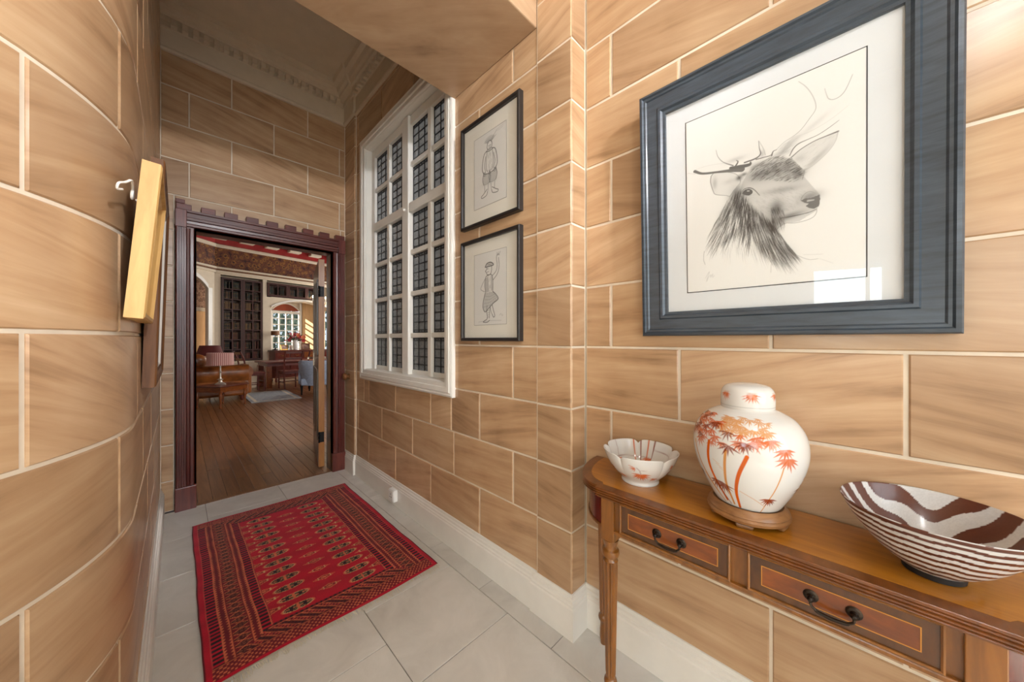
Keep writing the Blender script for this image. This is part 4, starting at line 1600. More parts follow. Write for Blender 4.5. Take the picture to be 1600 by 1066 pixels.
# drawers
for y0, y1 in ((.018, .322), (-.322, -.018)):
    W_, H_ = y1 - y0 - .012, .084
    cy = (y0 + y1) / 2
    dw = MB().b2((-.0095, -W_ / 2, -H_ / 2), (.0, W_ / 2, H_ / 2)).build('drawer', 'drawerdark', tb, (-.117, cy, .677))
    MB().frame(W_ + .012, H_ + .012, [(0, .002), (0, -.013), (.003, -.015), (.006, -.013), (.006, .002)]).build('cock_bead', 'legwood', dw, (0, 0, 0), (0, 0, R(-90)))
    MB().b2((-.0102, -W_ / 2 + .024, -H_ / 2 + .02), (-.009, W_ / 2 - .024, H_ / 2 - .02)).build('veneer_panel', 'drawer', dw)
    MB().frame(W_ - .044, H_ - .036, [(0, -.009), (0, -.0106), (.0018, -.0106), (.0018, -.009)]).build('inlay_line', 'inlay', dw, (0, 0, 0), (0, 0, R(-90)))
    mb = MB()
    for s in (-1, 1):
        k = len(mb.v)
        mb.lathe([(.0125, 0), (.0135, .002), (.010, .004), (.0105, .0055), (.007, .0065), (.005, .011), (.006, .014), (.0055, .019), (.003, .022)], 16)
        for i in range(k, len(mb.v)):
            x, y, z = mb.v[i]
            mb.v[i] = (-.0095 - z, x + s * .034, y)
    mb.tube(spline([(-.025, -.034, -.001), (-.0265, -.033, -.012), (-.026, -.027, -.017), (-.0265, -.022, -.021), (-.027, 0, -.023), (-.0265, .022, -.021), (-.026, .027, -.017), (-.0265, .033, -.012), (-.025, .034, -.001)], 5),
            [.0026] * 10 + [.0026 + .0014 * math.sin(PI * k / 20) for k in range(21)] + [.0026] * 10, 8)
    mb.build('swan_neck_handle', 'bronze', dw, smooth=40)

# ---------------------------------------------------------------- painted porcelain jar, with bamboo
JX, JY = 1.128, .196
WHITE, ORG = (238, 236, 232), (178, 76, 26)
cW, cOr, cDk, cPale = lin((218, 216, 212)), lin((200, 88, 8)), lin((124, 44, 10)), lin((204, 140, 76))


def pot_colour(layers, ny, nx):
    c = np.zeros((ny, nx, 3), np.float32); c[:] = cW
    for a, col in layers:
        a = np.clip(a, 0, 1)[..., None]
        c = c * (1 - a) + np.array(col, np.float32) * a
    return c


def smooth_profile(pts, n):
    """resample a (r, z) profile by arc length"""
    P = np.array(spline(pts, 10))
    d = np.concatenate([[0], np.cumsum(np.hypot(*np.diff(P, axis=0).T))])
    s = np.linspace(0, d[-1], n)
    return np.interp(s, d, P[:, 0]), np.interp(s, d, P[:, 1]), d[-1]


jar = empty('porcelain_jar', (JX, JY, ZT + .0004), 0, 'white lidded porcelain ginger jar painted with orange bamboo on a wooden stand', 'jar')
std = empty('display_stand', (JX, JY, ZT + .0004), 0, 'round brown wooden stand with block feet under the ginger jar', 'stand')
stand = MB().lathe([(.070, .010), (.088, .011), (.095, .015), (.097, .022), (.093, .027), (.095, .030), (.093, .036), (.088, .040), (.085, .045), (.081, .047), (.078, .043), (.05, .042)], 56).build('stand_ring', 'standwood', std, smooth=35)
for k in range(5):
    a = 2 * PI * k / 5 + R(186)
    MB().box((0, 0, .006), (.014, .034, .012), 0, 1.25).build('stand_foot', 'standwood', std, (.082 * math.cos(a), .082 * math.sin(a), 0), (0, 0, a), bevel=.004)
r_, z_, LL = smooth_profile([(.070, .0435), (.077, .049), (.090, .072), (.113, .118), (.128, .164), (.1325, .204), (.126, .244), (.106, .277), (.081, .294), (.066, .301), (.061, .305)], 230)
NA = 640
WC = 2 * PI * .136
lay_o, lay_d, lay_p = Ras(NA, 230, WC, LL), Ras(NA, 230, WC, LL), Ras(NA, 230, WC, LL)
# angle 0 of the raster faces along +x; the visible side is around 225 degrees (towards the camera)
A0 = math.atan2(-JY, -JX) % (2 * PI)
rr = random.Random(21)


def jp(du, h):
    """du: metres round the belly from the camera side (right positive), h: fraction of the height"""
    return ((A0 * .136 + du) % WC, h * LL)


def trunk(lay, pts, w, v=1.0):
    lay.line(spline([jp(*p) for p in pts], 6), w, v)


trunk(lay_o, [(-.073, .08), (-.088, .25), (-.098, .42), (-.094, .62)], .0085)
trunk(lay_p, [(-.046, .06), (-.055, .25), (-.052, .42), (-.047, .58)], .007)
trunk(lay_o, [(-.026, .04), (-.030, .20), (-.020, .38), (.0, .56)], .0095)
trunk(lay_p, [(-.098, .10), (-.13, .33), (-.155, .58)], .005)
trunk(lay_p, [(-.085, .05), (-.110, .16), (-.13, .30)], .004)
trunk(lay_d, [(-.060, .05), (-.080, .16), (-.09, .25)], .003)
trunk(lay_p, [(.052, .02), (.070, .28), (.080, .50)], .0032)
trunk(lay_p, [(.058, .10), (.02, .17), (-.02, .23)], .0014)
trunk(lay_p, [(.150, .02), (.175, .18), (.195, .36)], .003)
for k in range(84):
    t = k / 84
    x = rr.uniform(-.205, .058)
    lo = .60 if x < .0 else .64
    hh = rr.uniform(lo, .90)
    if x < -.15 and hh < .66:
        hh += .04
    lay = lay_p if (x > -.07 and hh > .74) else (lay_d if rr.random() < .18 else lay_o)
    dn = -PI / 2 + rr.uniform(-.35, .35)
    lay.leaves(jp(x, hh), rr.uniform(.020, .031), 6, dn - 1.35, dn + 1.35, .95, rr)
for x, hh, n_, sz, lay in ((.090, .57, 9, .036, lay_o), (.085, .64, 8, .034, lay_o), (.060, .70, 8, .03, lay_p), (-.085, .275, 10, .036, lay_d), (-.065, .25, 8, .032, lay_d), (.066, .19, 9, .030, lay_d),
                           (.060, .19, 6, .026, lay_o), (.200, .39, 9, .040, lay_o), (.190, .33, 9, .038, lay_d), (.175, .28, 8, .034, lay_d), (.215, .42, 8, .034, lay_p), (-.165, .30, 7, .03, lay_d)):
    lay.leaves(jp(x, hh), sz, n_, -PI / 2 - 1.35, -PI / 2 + 1.35, .95, rr)
for k in range(3):
    trunk(lay_p, [(-.083 + .008 * k, .475 - .03 * k), (-.066 + .008 * k, .445 - .03 * k)], .0013, .7)
for q in range(9):       # the far side carries some too
    for k in range(3):
        lay_o.leaves(jp(.28 + q * .028, .62 + .08 * k + rr.uniform(-.03, .03)), .034, 8, -PI / 2 - 1.2, -PI / 2 + 1.2, .95, rr)
ang = np.linspace(0, 2 * PI, NA, endpoint=False)
c = pot_colour([(lay_p.a, cPale), (lay_o.a, cOr), (lay_d.a, cDk)], 230, NA)
Rr, An = np.meshgrid(r_, ang, indexing='ij')
Zz = np.repeat(z_[:, None], NA, 1)
grid_obj('jar_body', Rr * np.cos(An), Rr * np.sin(An), Zz, c, 'porcelain', jar, wrap=True)
r_, z_, LL = smooth_profile([(.0605, .302), (.0625, .304), (.0632, .312), (.063, .335), (.060, .352), (.050, .364), (.030, .370), (.010, .372), (.0005, .3722)], 56)
lo, ld, lg = Ras(220, 56, 2 * PI * .063, LL), Ras(220, 56, 2 * PI * .063, LL), Ras(220, 56, 2 * PI * .063, LL)
lg.line([(0, .012), (2 * PI * .063, .012)], .0016, .5)
for da, sz in ((.012, .027), (-.055, .022), (.08, .022), (.15, .025), (-.13, .024)):
    x = (A0 * .063 + da) % (2 * PI * .063)
    lo.leaves((x, .046), sz, 9, -PI / 2 - 1.3, -PI / 2 + 1.3, 1, rr)
    ld.leaves((x, .050), sz * .7, 7, -PI / 2 - 1.5, -PI / 2 + 1.5, .5, rr)
ang = np.linspace(0, 2 * PI, 220, endpoint=False)
Rr, An = np.meshgrid(r_, ang, indexing='ij')
Zz = np.repeat(z_[:, None], 220, 1)
grid_obj('lid', Rr * np.cos(An), Rr * np.sin(An), Zz, pot_colour([(lg.a, lin((110, 110, 116))), (lo.a, cOr), (ld.a, lin((206, 130, 80)))], 56, 220), 'porcelain', jar, wrap=True)

# ---------------------------------------------------------------- lobed porcelain bowl
BX, BY = 1.148, .512
bowl = empty('lobed_porcelain_bowl', (BX, BY, ZT + .0004), 0, 'small white scalloped porcelain bowl with orange leaf sprays at the table end', 'bowl')
NA = 300
ang = np.linspace(0, 2 * PI, NA, endpoint=False)
AB = math.atan2(-BY, -BX) % (2 * PI)
ROT = AB + .06           # middle of one lobe turned to the camera
lob = np.abs(np.cos((ang - ROT) * 2.5))      # five lobes, notches where this is 0
po = smooth_profile([(.060, 0), (.062, .004), (.060, .012), (.068, .022), (.090, .044), (.109, .075), (.122, .110)], 46)
pi_ = smooth_profile([(.1195, .1105), (.105, .076), (.086, .046), (.060, .026), (.03, .020), (.001, .019)], 40)
lo, ld = Ras(NA, 86, 2 * PI * .115, .26), Ras(NA, 86, 2 * PI * .115, .26)
wc = 2 * PI * .115


def bp(da, row):
    return (((AB * .115) + da) % wc, row / 86 * .26)


for k in range(5):
    x = (.004 + k * wc / 5)
    lo.leaves(bp(x, 25), .042, 11, -PI / 2 - 1.5, -PI / 2 + 1.5, 1, rr)
    lo.leaves(bp(x - .018, 34), .024, 5, PI * .9, PI * 1.4, 1, rr)
    ld.line([bp(x, 26), bp(x - .004, 31), bp(x - .014, 35)], .0018, .9)
    ld.line([bp(x - .004, 31), bp(x + .02, 32)], .0014, .7)
    lo.leaves(bp(x + .058, 18), .028, 6, -PI / 2 - 1.4, -PI / 2 + 1.2, 1, rr)
    # inside: leaf sprays
    lo.leaves(bp(x + .03, 62), .038, 9, PI / 2 - 1.3, PI / 2 + 1.3, 1, rr)
    ld.line([bp(x + .03, 62), bp(x + .018, 54), bp(x + .02, 46)], .0016, .8)
for d, l_ in ((-.052, ld), (-.030, lo), (-.002, ld), (.024, lo)):       # stems on the far inside wall
    p = bp(wc / 2 + d, 46)
    l_.line([p, (p[0] - d * .12, 72 / 86 * .26)], .0048, .95)
prof_r = np.concatenate([po[0], pi_[0]])
prof_z = np.concatenate([po[1], pi_[1]])
hgt = np.clip(prof_z / .108, 0, 1) ** 1.5
rad = prof_r[:, None] * (1 + hgt[:, None] * (-.085 * (1 - lob[None, :]) ** 5 + .02 * lob[None, :]))
zz = prof_z[:, None] * (1 - hgt[:, None] * .12 * (1 - lob[None, :]) ** 4.5)
c = pot_colour([(lo.a, cOr), (ld.a, cDk)], 86, NA)
grid_obj('bowl_body', rad * np.cos(ang), rad * np.sin(ang), zz, c, 'porcelain', bowl, wrap=True)
MB().lathe([(.001, .0), (.058, .0), (.058, .003), (.001, .003)], 32, cap=False).build('foot_ring', 'porcelain_plain', bowl)

# ---------------------------------------------------------------- striped bowl
ZX, ZY = 1.130, -.130
zb = empty('striped_bowl', (ZX, ZY, ZT + .0004), 0, 'wide brown and white striped bowl with zebra markings inside, nearest the camera', 'bowl')
NA = 360
ang = np.linspace(0, 2 * PI, NA, endpoint=False)
po = smooth_profile([(.042, .012), (.050, .016), (.080, .040), (.107, .072), (.127, .103), (.141, .131)], 90)
pi_ = smooth_profile([(.140, .1325), (.1385, .1315), (.124, .103), (.104, .074), (.077, .044), (.040, .024), (.001, .018)], 90)
c = np.zeros((180, NA, 3), np.float32)
cB, cS = lin((92, 46, 30)), lin((206, 204, 202))
fr_ = po[1][:, None] + .0016 * np.sin(ang * 5 + 1)[None, :] + .0010 * np.sin(ang * 13)[None, :]
k = (fr_ - .012) / .0150
st_ = (k % 1) < .56
c[:90] = np.where(st_[..., None], np.array(cS), np.array(cB))
c[:90][(po[1][:, None] > .124) & (ang[None, :] > -1)] = cB
X_ = pi_[0][:, None] * np.cos(ang)
Y_ = pi_[0][:, None] * np.sin(ang)
w_ = X_ * 1.0 - Y_ * .06 + .010 * np.sin(Y_ * 22 + 1.2) + .005 * np.sin(Y_ * 48 + X_ * 30)
kk = (w_ / .044 + .12 * np.sin(Y_ * 75 + 2)) % 1
st_ = kk < (.52 + .16 * np.sin(Y_ * 30 + X_ * 18))
c[90:] = np.where(st_[..., None], np.array(cS), np.array(cB))
sp = np.random.rand(180, NA, 1).astype(np.float32)
c *= .92 + .12 * sp
pr = np.concatenate([po[0], pi_[0]])[:, None] * np.ones(NA)
pz_ = np.concatenate([po[1], pi_[1]])[:, None] * np.ones(NA)
grid_obj('bowl_body', pr * np.cos(ang), pr * np.sin(ang), pz_, c, 'zebra', zb, wrap=True)
MB().lathe([(.040, 0), (.044, .001), (.045, .012), (.042, .016), (.001, .016)], 40).build('foot_ring', 'black', zb, smooth=35)

# ---------------------------------------------------------------- the library beyond the door
QX, QY = 142 / 902 * 12.2, 12.2
LA = R(10.4)
EX, EY = math.cos(LA), math.sin(LA)


def F(s, d=0.0, z=0.0):
    """far wall frame: s along the wall, d out into the room"""
    return (QX + EX * s + EY * d, QY + EY * s - EX * d, z)


LH = 4.50
# floor planks
fl = shell('floor_library', [((-3.2, 3.6, -.1), (5.4, 14.4, -.006))], 'darkbeam')
fl['kind'] = 'structure'
pk = []
rp = random.Random(8)
for L in (2.0, 2.4, 1.8):
    mb = MB()
    mb.v = [(-.0420, -L / 2, -.006), (.0420, -L / 2, -.006), (.0420, L / 2, -.006), (-.0420, L / 2, -.006),
            (-.0420, -L / 2, .000), (.0420, -L / 2, .000), (.0420, L / 2, .000), (-.0420, L / 2, .000),
            (-.0400, -L / 2 + .001, .0015), (.0400, -L / 2 + .001, .0015), (.0400, L / 2 - .001, .0015), (-.0400, L / 2 - .001, .0015)]
    mb.f = [(8, 9, 10, 11)] + [(r + i, r + (i + 1) % 4, r + 4 + (i + 1) % 4, r + 4 + i) for r in (0, 4) for i in range(4)]
    pk.append((L, mb.build('plank', 'plank', fl)))
used = [False] * 3
for k in range(52):
    x = -.98 + k * .087
    y = 3.5 + rp.uniform(.1, 1.8) - 1.8
    while y < 13.0:
        i = rp.randrange(3)
        L, o = pk[i]
        a, b = max(y, 3.503), y + L - .003
        if b > 3.6 and y >= 3.503:
            if used[i]:
                o = o.copy(); COL.objects.link(o)
            used[i] = True
            o.location = (x, y + L / 2, 0)
        elif b > 3.6:
            q = MB().b2((x - .042, 3.503, -.006), (x + .042, b, .0013)).build('plank', 'plank', fl, bevel=.001)
        y += L
shell('wall_library_back', [((-3.2, 3.56, 0), (-.25, 3.66, LH)), ((1.36, 3.56, 0), (3.0, 3.66, LH)), ((-.3, 3.602, 2.12), (1.4, 3.66, LH)), ((-.3, 3.602, 0), (.06, 3.66, LH)), ((1.10, 3.602, 0), (1.4, 3.66, LH)),
                            ((3.0, 3.56, 0), (5.4, 3.66, 1.2)), ((3.0, 3.56, 3.4), (5.4, 3.66, LH)), ((3.9, 3.56, 0), (5.4, 3.66, LH))], 'cream')
shell('wall_library_left', [((-3.2, 3.6, 0), (-3.1, 14.4, LH))], 'cream')
w = shell('wall_library_right', [((5.1, 3.6, 0), (5.2, 10.0, LH)), ((5.1, 12.7, 0), (5.2, 14.4, LH)), ((5.1, 10.0, 0), (5.2, 12.7, .8)), ((5.1, 10.0, 3.4), (5.2, 12.7, LH))], 'cream')
# far wall: pilasters, over-frieze, window arch
mb = MB()


def fbox(mb, s0, s1, d0, d1, z0, z1):
    c = F((s0 + s1) / 2, (d0 + d1) / 2, (z0 + z1) / 2)
    return mb.box(c, (abs(s1 - s0), abs(d1 - d0), abs(z1 - z0)), LA)


fbox(mb, -1.25, -1.12, -.4, .0, 0, 3.05)
fbox(mb, -.15, -.05, -.4, .0, 0, 3.05)
fbox(mb, -1.25, 3.6, -.4, .0, 3.03, LH)
fbox(mb, -1.12, -.15, -.4, -.32, 0, 3.03)
fbox(mb, -.05, .06, -.4, .0, 0, 2.53)
fbox(mb, 1.92, 3.6, -.4, .0, 0, 3.03)
fbox(mb, -.05, 1.92, -.4, -.32, 2.53, 3.03)
wf = mb.build('wall_library_far', 'cream', kind='structure')


def fpart(mb, name, mat, parent=None, **kw):
    """mesh authored in (s, -d, z) axes, set into the far wall"""
    return mb.build(name, mat, parent, (QX, QY, 0), (0, 0, LA), **kw)


# arch over the window bay (x-z polygon)
arc = [(.06 + 1.86 * k / 16, 2.22 + .26 * math.sin(PI * k / 16) ** .8) for k in range(17)]
mb = MB().vprism([(.06, 2.54), (.06, 2.22)] + arc[1:-1] + [(1.92, 2.22), (1.92, 2.54)], 0, .4)
fpart(mb, 'arch_spandrel', 'cream', wf)
mb = MB()
for k in range(16):
    a, b = arc[k], arc[k + 1]
    mb.vprism([a, b, (b[0], b[1] + .055), (a[0], a[1] + .055)], -.02, .0)
fpart(mb, 'arch_moulding', 'white', wf)
# bay behind it
mb = MB()
fbox(mb, -.1, .36, -1.0, -.90, 0, 2.75)
fbox(mb, 1.26, 1.5, -1.0, -.90, 0, 2.75)
fbox(mb, .36, 1.26, -1.0, -.90, 0, .74)
fbox(mb, -.1, 1.95, -.95, -.35, 2.62, 2.70)
fbox(mb, .36, 1.26, -1.0, -.90, 2.52, 2.75)
fbox(mb, .0, .10, -.95, -.38, 0, 2.75)
mb.build('wall_bay', 'cream', kind='structure')
p0, p1 = Vector(F(1.34, -.9)), Vector(F(1.82, -.38))
rl = (p1 - p0).length
ra = math.atan2((p1 - p0).y, (p1 - p0).x)
rev = MB().b2((0, 0, 0), (rl, -.06, 2.75)).build('wall_bay_reveal', 'tanpanel', None, p0, (0, 0, ra), kind='structure')
rev.location.z = 0
for a, b in ((.02, rl / 2 - .01), (rl / 2 + .01, rl - .02)):
    for z0, z1 in ((.75, 1.98), (2.04, 2.6)):
        MB().b2((a, -.001, z0), (b, .010, z1)).build('wall_panel', 'tanpanel', rev, bevel=.006)
# the bay window
win = bpy.data.objects.new('window_4', None)
COL.objects.link(win)
tag(win, kind='structure')
win.location = F(.81, -.93, 0)
win.rotation_euler = (0, 0, LA)
MB().frame(.92, 1.86, [(0, -.06), (.035, -.05), (.045, -.03), (.045, .03), (0, .03)]).build('window_frame', 'white', win, (0, 0, 1.62))
MB().b2((-.43, -.04, 2.12), (.43, .02, 2.20)).build('window_head', 'white', win)
for k in range(5):
    MB().b2((-.41 + .2 * k + (.0 if k else 0), -.03, .75), (-.378 + .2 * k + (.0 if k else 0), .01, 2.12)).build('glazing_bar', 'white', win)
for k in range(1, 7):
    MB().b2((-.41, -.028, .74 + .2 * k), (.41, .01, .768 + .2 * k)).build('glazing_bar', 'white', win)
MB().b2((-.41, -.006, .75), (.41, -.002, 2.12)).build('pane', 'glass', win)
ar = [(-.40 + .80 * k / 12, 2.22 + .22 * math.sin(PI * k / 12) ** .8) for k in range(13)]
MB().vprism(ar, -.02, .02).build('arched_panel', 'terracotta', win)
mb = MB()
for k in range(12):
    a, b = ar[k], ar[k + 1]
    mb.vprism([a, b, (b[0], b[1] + .04), (a[0], a[1] + .04)], -.045, .0)
mb.build('arched_panel_moulding', 'white', win)
MB().vprism([(-.42, 2.2)] + ar + [(.42, 2.2), (.42, 2.54), (-.42, 2.54)], -.012, .0).build('arched_panel_surround', 'cream', win)
# garden wall of leaves seen through it
hedge = MB()
rg = random.Random(4)
for k in range(1500):
    x, z = rg.uniform(-2.2, 2.6), rg.uniform(0, 2.7)
    a = rg.uniform(0, PI)
    s = rg.uniform(.10, .18)
    c, y = math.cos(a), rg.uniform(-.25, .25)
    hedge.add([(x - s * c, y, z), (x, y + s * .4, z - s * .6), (x + s * c, y, z + s * .3), (x, y - s * .4, z + s * .8)], [(0, 1, 2, 3)])
ho = fpart(hedge, 'hedge', plain('garden_leaves', hexc(62, 84, 84), .8, var=.3, scale=3))
ho.location = F(.8, -3.6, 0)
tag(ho, 'grey green hedge outside the library bay window', 'hedge', kind='stuff')

# cornices and frieze
mb = MB()
fbox(mb, -1.27, 3.6, 0, .05, 3.06, 3.12); fbox(mb, -1.28, 3.6, 0, .09, 3.16, 3.21)
mb.build('trim_5', 'cream', kind='structure')
mb = MB(); fbox(mb, -1.275, 3.6, 0, .07, 3.12, 3.16); mb.build('trim_6', 'brownframe', kind='structure')
mb = MB(); fbox(mb, -1.26, 3.6, 0, .02, 3.21, 3.74); mb.build('trim_7', 'frieze', kind='structure')
mb = MB(); fbox(mb, -1.30, 3.6, 0, .06, 3.74, 3.83); mb.build('trim_8', 'cream', kind='structure', bevel=.02)
# ceiling: red boards between dark beams, white blocks on the beams
cl = shell('ceiling_library', [((-3.2, 3.56, LH), (5.4, 14.4, LH + .1))], 'redceil')
for k in range(9):
    s = -2.2 + k * .60
    mb = MB()
    fbox(mb, s, s + .20, .02, 6.5, 4.12, LH + .01)
    mb.build('ceiling_beam', 'darkbeam', cl)
    mb = MB()
    fbox(mb, s + .24, s + .56, .13, .34, 3.93, 4.0)
    mb.build('ceiling_block', 'cream', cl, bevel=.01)
mb = MB(); fbox(mb, -1.3, 3.6, .0, .13, 3.83, LH); mb.build('ceiling_rail', 'redceil', cl)

# canted wall on the left with an arched opening; local x runs from the corner towards the camera side, -y faces the room
cp = Vector(F(-1.25, 0))
cang = math.atan2(-.678, -.735)
cw = bpy.data.objects.new('wall_canted', None)
COL.objects.link(cw)
cw['kind'] = 'structure'
cw.location = (cp.x, cp.y, 0)
cw.rotation_euler = (0, 0, cang)      # local +x towards the left front; room side is local +y
ac = [(.20 + 1.1 * k / 14, 2.60 + .32 * math.sin(PI * k / 14) ** .85) for k in range(15)]
MB().b2((-.1, -.06, 0), (.20, 0, 2.60)).build('wall_panel', 'cream', cw)
MB().vprism([(-.1, LH), (-.1, 2.6), (.20, 2.6)] + ac[1:-1] + [(1.3, 2.6), (3.4, 2.6), (3.4, LH)], -.06, 0).build('wall_panel', 'cream', cw)
MB().b2((1.3, -.06, 0), (3.4, 0, 2.6)).build('wall_panel', 'cream', cw)
mb = MB()
for k in range(14):
    a, b = ac[k], ac[k + 1]
    mb.vprism([a, b, (b[0], b[1] + .10), (a[0], a[1] + .10)], -.02, .035)
mb.b2((.09, -.02, 0), (.20, .035, 2.62))
mb.b2((1.30, -.02, 0), (1.41, .035, 2.62))
mb.build('arch_architrave', 'white', cw)
MB().b2((-1.0, -.50, 0), (1.8, -.45, 2.02)).build('alcove_panel', 'tanpanel', cw)
MB().b2((-1.0, -.50, 2.02), (1.8, -.41, 2.12)).build('alcove_rail', 'white', cw)
MB().b2((-1.0, -.50, 2.12), (1.8, -.45, 3.1)).build('alcove_paper', 'paper', cw)
for z0, z1, d, m_ in ((3.06, 3.12, .05, 'cream'), (3.12, 3.16, .07, 'brownframe'), (3.16, 3.21, .09, 'cream'), (3.21, 3.74, .02, 'frieze'), (3.74, 3.83, .06, 'cream'), (3.83, 4.40, .10, 'redceil')):
    MB().b2((-.02, -.01, z0), (3.4, d, z1)).build('cornice_band' if m_ != 'frieze' else 'frieze_band', m_, cw)
sw = MB().b2((.12, .035, 1.12), (.17, .043, 1.24)).build('light_switch', 'plastic', None, cw.location, cw.rotation_euler, bevel=.003)
tag(sw, 'small pale light switch on the white arch upright', 'switch')

# ------------------------------------------------ bookcases and their books
BK = {}
for nm, cc in (('black', (30, 26, 26)), ('green', (26, 44, 44)), ('brown', (74, 44, 30)), ('red', (96, 28, 26)), ('tan', (120, 86, 54))):
    BK[nm] = plain('leather_spine_' + nm, hexc(*cc), .5)
GILT = plain('gilt_bands', hexc(150, 112, 58), .4, .6)
rb = random.Random(14)
kinds = {}


def make_book(nm, h, w, d):
    """spine faces -y; origin at the foot of the spine"""
    b = MB().b2((-w / 2, 0, 0), (w / 2, d, h))
    o = b.build('book', BK[nm])
    o.modifiers.new('bevel', 'BEVEL').width = .004
    g = MB()
    for z in (.18, .74):
        g.b2((-w * .3, -.0012, h * z), (w * .3, .004, h * z + .010))
    g.build('gilt_band', GILT, o, kind='stuff')
    return o


def place_book(nm, s, d, z, h, w, label, group):
    key = (nm, round(h, 2), round(w, 3))
    if key not in kinds:
        o = kinds[key] = make_book(nm, key[1], key[2], .15)
    else:
        o = copy_tree(kinds[key])
    o.location = F(s, d, z)
    o.rotation_euler = (0, 0, LA)
    tag(o, label, 'book', group)


ORD = 'first second third fourth fifth sixth seventh eighth ninth tenth eleventh twelfth thirteenth fourteenth'.split()


def bookcase(name, s0, s1, z0, z1, nrow, doors, ncol, label, tones, group, blabel):
    bc = bpy.data.objects.new(name, None)
    COL.objects.link(bc)
    tag(bc, label, 'bookcase')
    bc.location = F((s0 + s1) / 2, 0, z0)
    bc.rotation_euler = (0, 0, LA)
    w, h = s1 - s0, z1 - z0
    mb = MB()
    mb.b2((-w / 2, .27, 0), (w / 2, .29, h))
    mb.b2((-w / 2, .0, 0), (-w / 2 + .025, .28, h)); mb.b2((w / 2 - .025, .0, 0), (w / 2, .28, h))
    mb.b2((-w / 2, .0, 0), (w / 2, .28, .03)); mb.b2((-w / 2, .0, h - .03), (w / 2, .28, h))
    mb.build('carcass', 'darkwood', bc)
    rh = (h - .06) / nrow
    for r in range(1, nrow):
        MB().b2((-w / 2 + .02, .03, .03 + r * rh - .009), (w / 2 - .02, .275, .03 + r * rh + .009)).build('shelf', 'darkwood', bc)
    dw = (w - .02) / doors
    for k in range(doors):
        dx = -w / 2 + .01 + dw * (k + .5)
        do = MB().frame(dw - .004, h - .02, [(0, -.022), (.045, -.022), (.045, .0), (0, .0)]).build('glazed_door', 'darkwood', bc, (dx, 0, h / 2))
        mb = MB()
        for c_ in range(1, ncol):
            x = -dw / 2 + dw * c_ / ncol
            mb.b2((x - .011, -.018, -h / 2 + .05), (x + .011, -.002, h / 2 - .05))
        for r in range(1, nrow):
            z = -h / 2 + .03 + r * rh
            mb.b2((-dw / 2 + .04, -.017, z - .010), (dw / 2 - .04, -.003, z + .010))
        mb.build('glazing_bars', 'darkwood', do)
        MB().b2((-dw / 2 + .04, -.008, -h / 2 + .05), (dw / 2 - .04, -.006, h / 2 - .05)).build('door_glass', 'glass', do)
        for c_ in range(ncol):
            a = s0 + .01 + dw * k + (.05 if c_ == 0 else dw * c_ / ncol + .012)
            b = s0 + .01 + dw * k + (dw - .05 if c_ == ncol - 1 else dw * (c_ + 1) / ncol - .012)
            for r in range(nrow):
                z = z0 + .03 + r * rh + (.010 if r else 0.002)
                x = a + .004
                tone = tones[min(nrow - 1 - r, len(tones) - 1)]
                bw = rb.choice((.026, .030, .034))
                bh = rh * rb.choice((.66, .74, .80))
                q = 0
                while x + bw < b:
                    if rb.random() > .06:
                        t_ = rb.choice(tone)
                        shelf_ = '%s shelf down' % ORD[nrow - 1 - r] if nrow > 1 else 'the single shelf'
                        place_book(t_, x + bw / 2, -.08 + rb.uniform(-.006, .006), z, bh, bw,
                                   '%s book %s from left in %s compartment of %s, %s' % (t_, ORD[q], ORD[k * ncol + c_], shelf_, blabel), group)
                        q += 1
                    x += bw + .0015
    return bc


bookcase('bookcase', -1.115, -.155, .66, 2.96, 8, 2, 2, 'tall dark mahogany glazed bookcase filling the wall left of the window bay',
         [('black', 'green'), ('green', 'black', 'brown'), ('brown', 'tan'), ('brown', 'black'), ('black', 'brown', 'tan'), ('red', 'brown'), ('red', 'black'), ('red', 'black')],
         'books in the tall bookcase', 'tall bookcase')
bookcase('bookcase', -.045, 1.60, 2.555, 2.965, 1, 3, 2, 'low wide glazed bookcase above the window arch', [('black', 'green', 'brown')],
         'books in the low bookcase', 'low bookcase')
# cupboard below the tall bookcase
cb = bpy.data.objects.new('base_cupboard', None)
COL.objects.link(cb)
tag(cb, 'cream topped low cupboard under the tall bookcase', 'cupboard')
cb.location = F(-.635, 0, 0)
cb.rotation_euler = (0, 0, LA)
MB().b2((-.48, -.10, .59), (.475, .0, .65)).build('counter', 'cream', cb, bevel=.006)
MB().b2((-.47, -.06, .0), (.47, .0, .59)).build('carcass', 'cream', cb)
for k in (-1, 1):
    d = MB().b2((k * .235 - .21, -.075, .08), (k * .235 + .21, -.06, .56)).build('door', 'cream', cb, bevel=.004)
    MB().ball((k * .06, -.085, .40), .012).build('knob', 'brass', d, smooth=True)

# sideboard in the bay, with what stands on it
def froot(name, s, d, z, label, cat, group=None, rz=0.0):
    o = bpy.data.objects.new(name, None)
    COL.objects.link(o)
    tag(o, label, cat, group)
    o.location = F(s, d, z)
    o.rotation_euler = (0, 0, LA + rz)
    return o


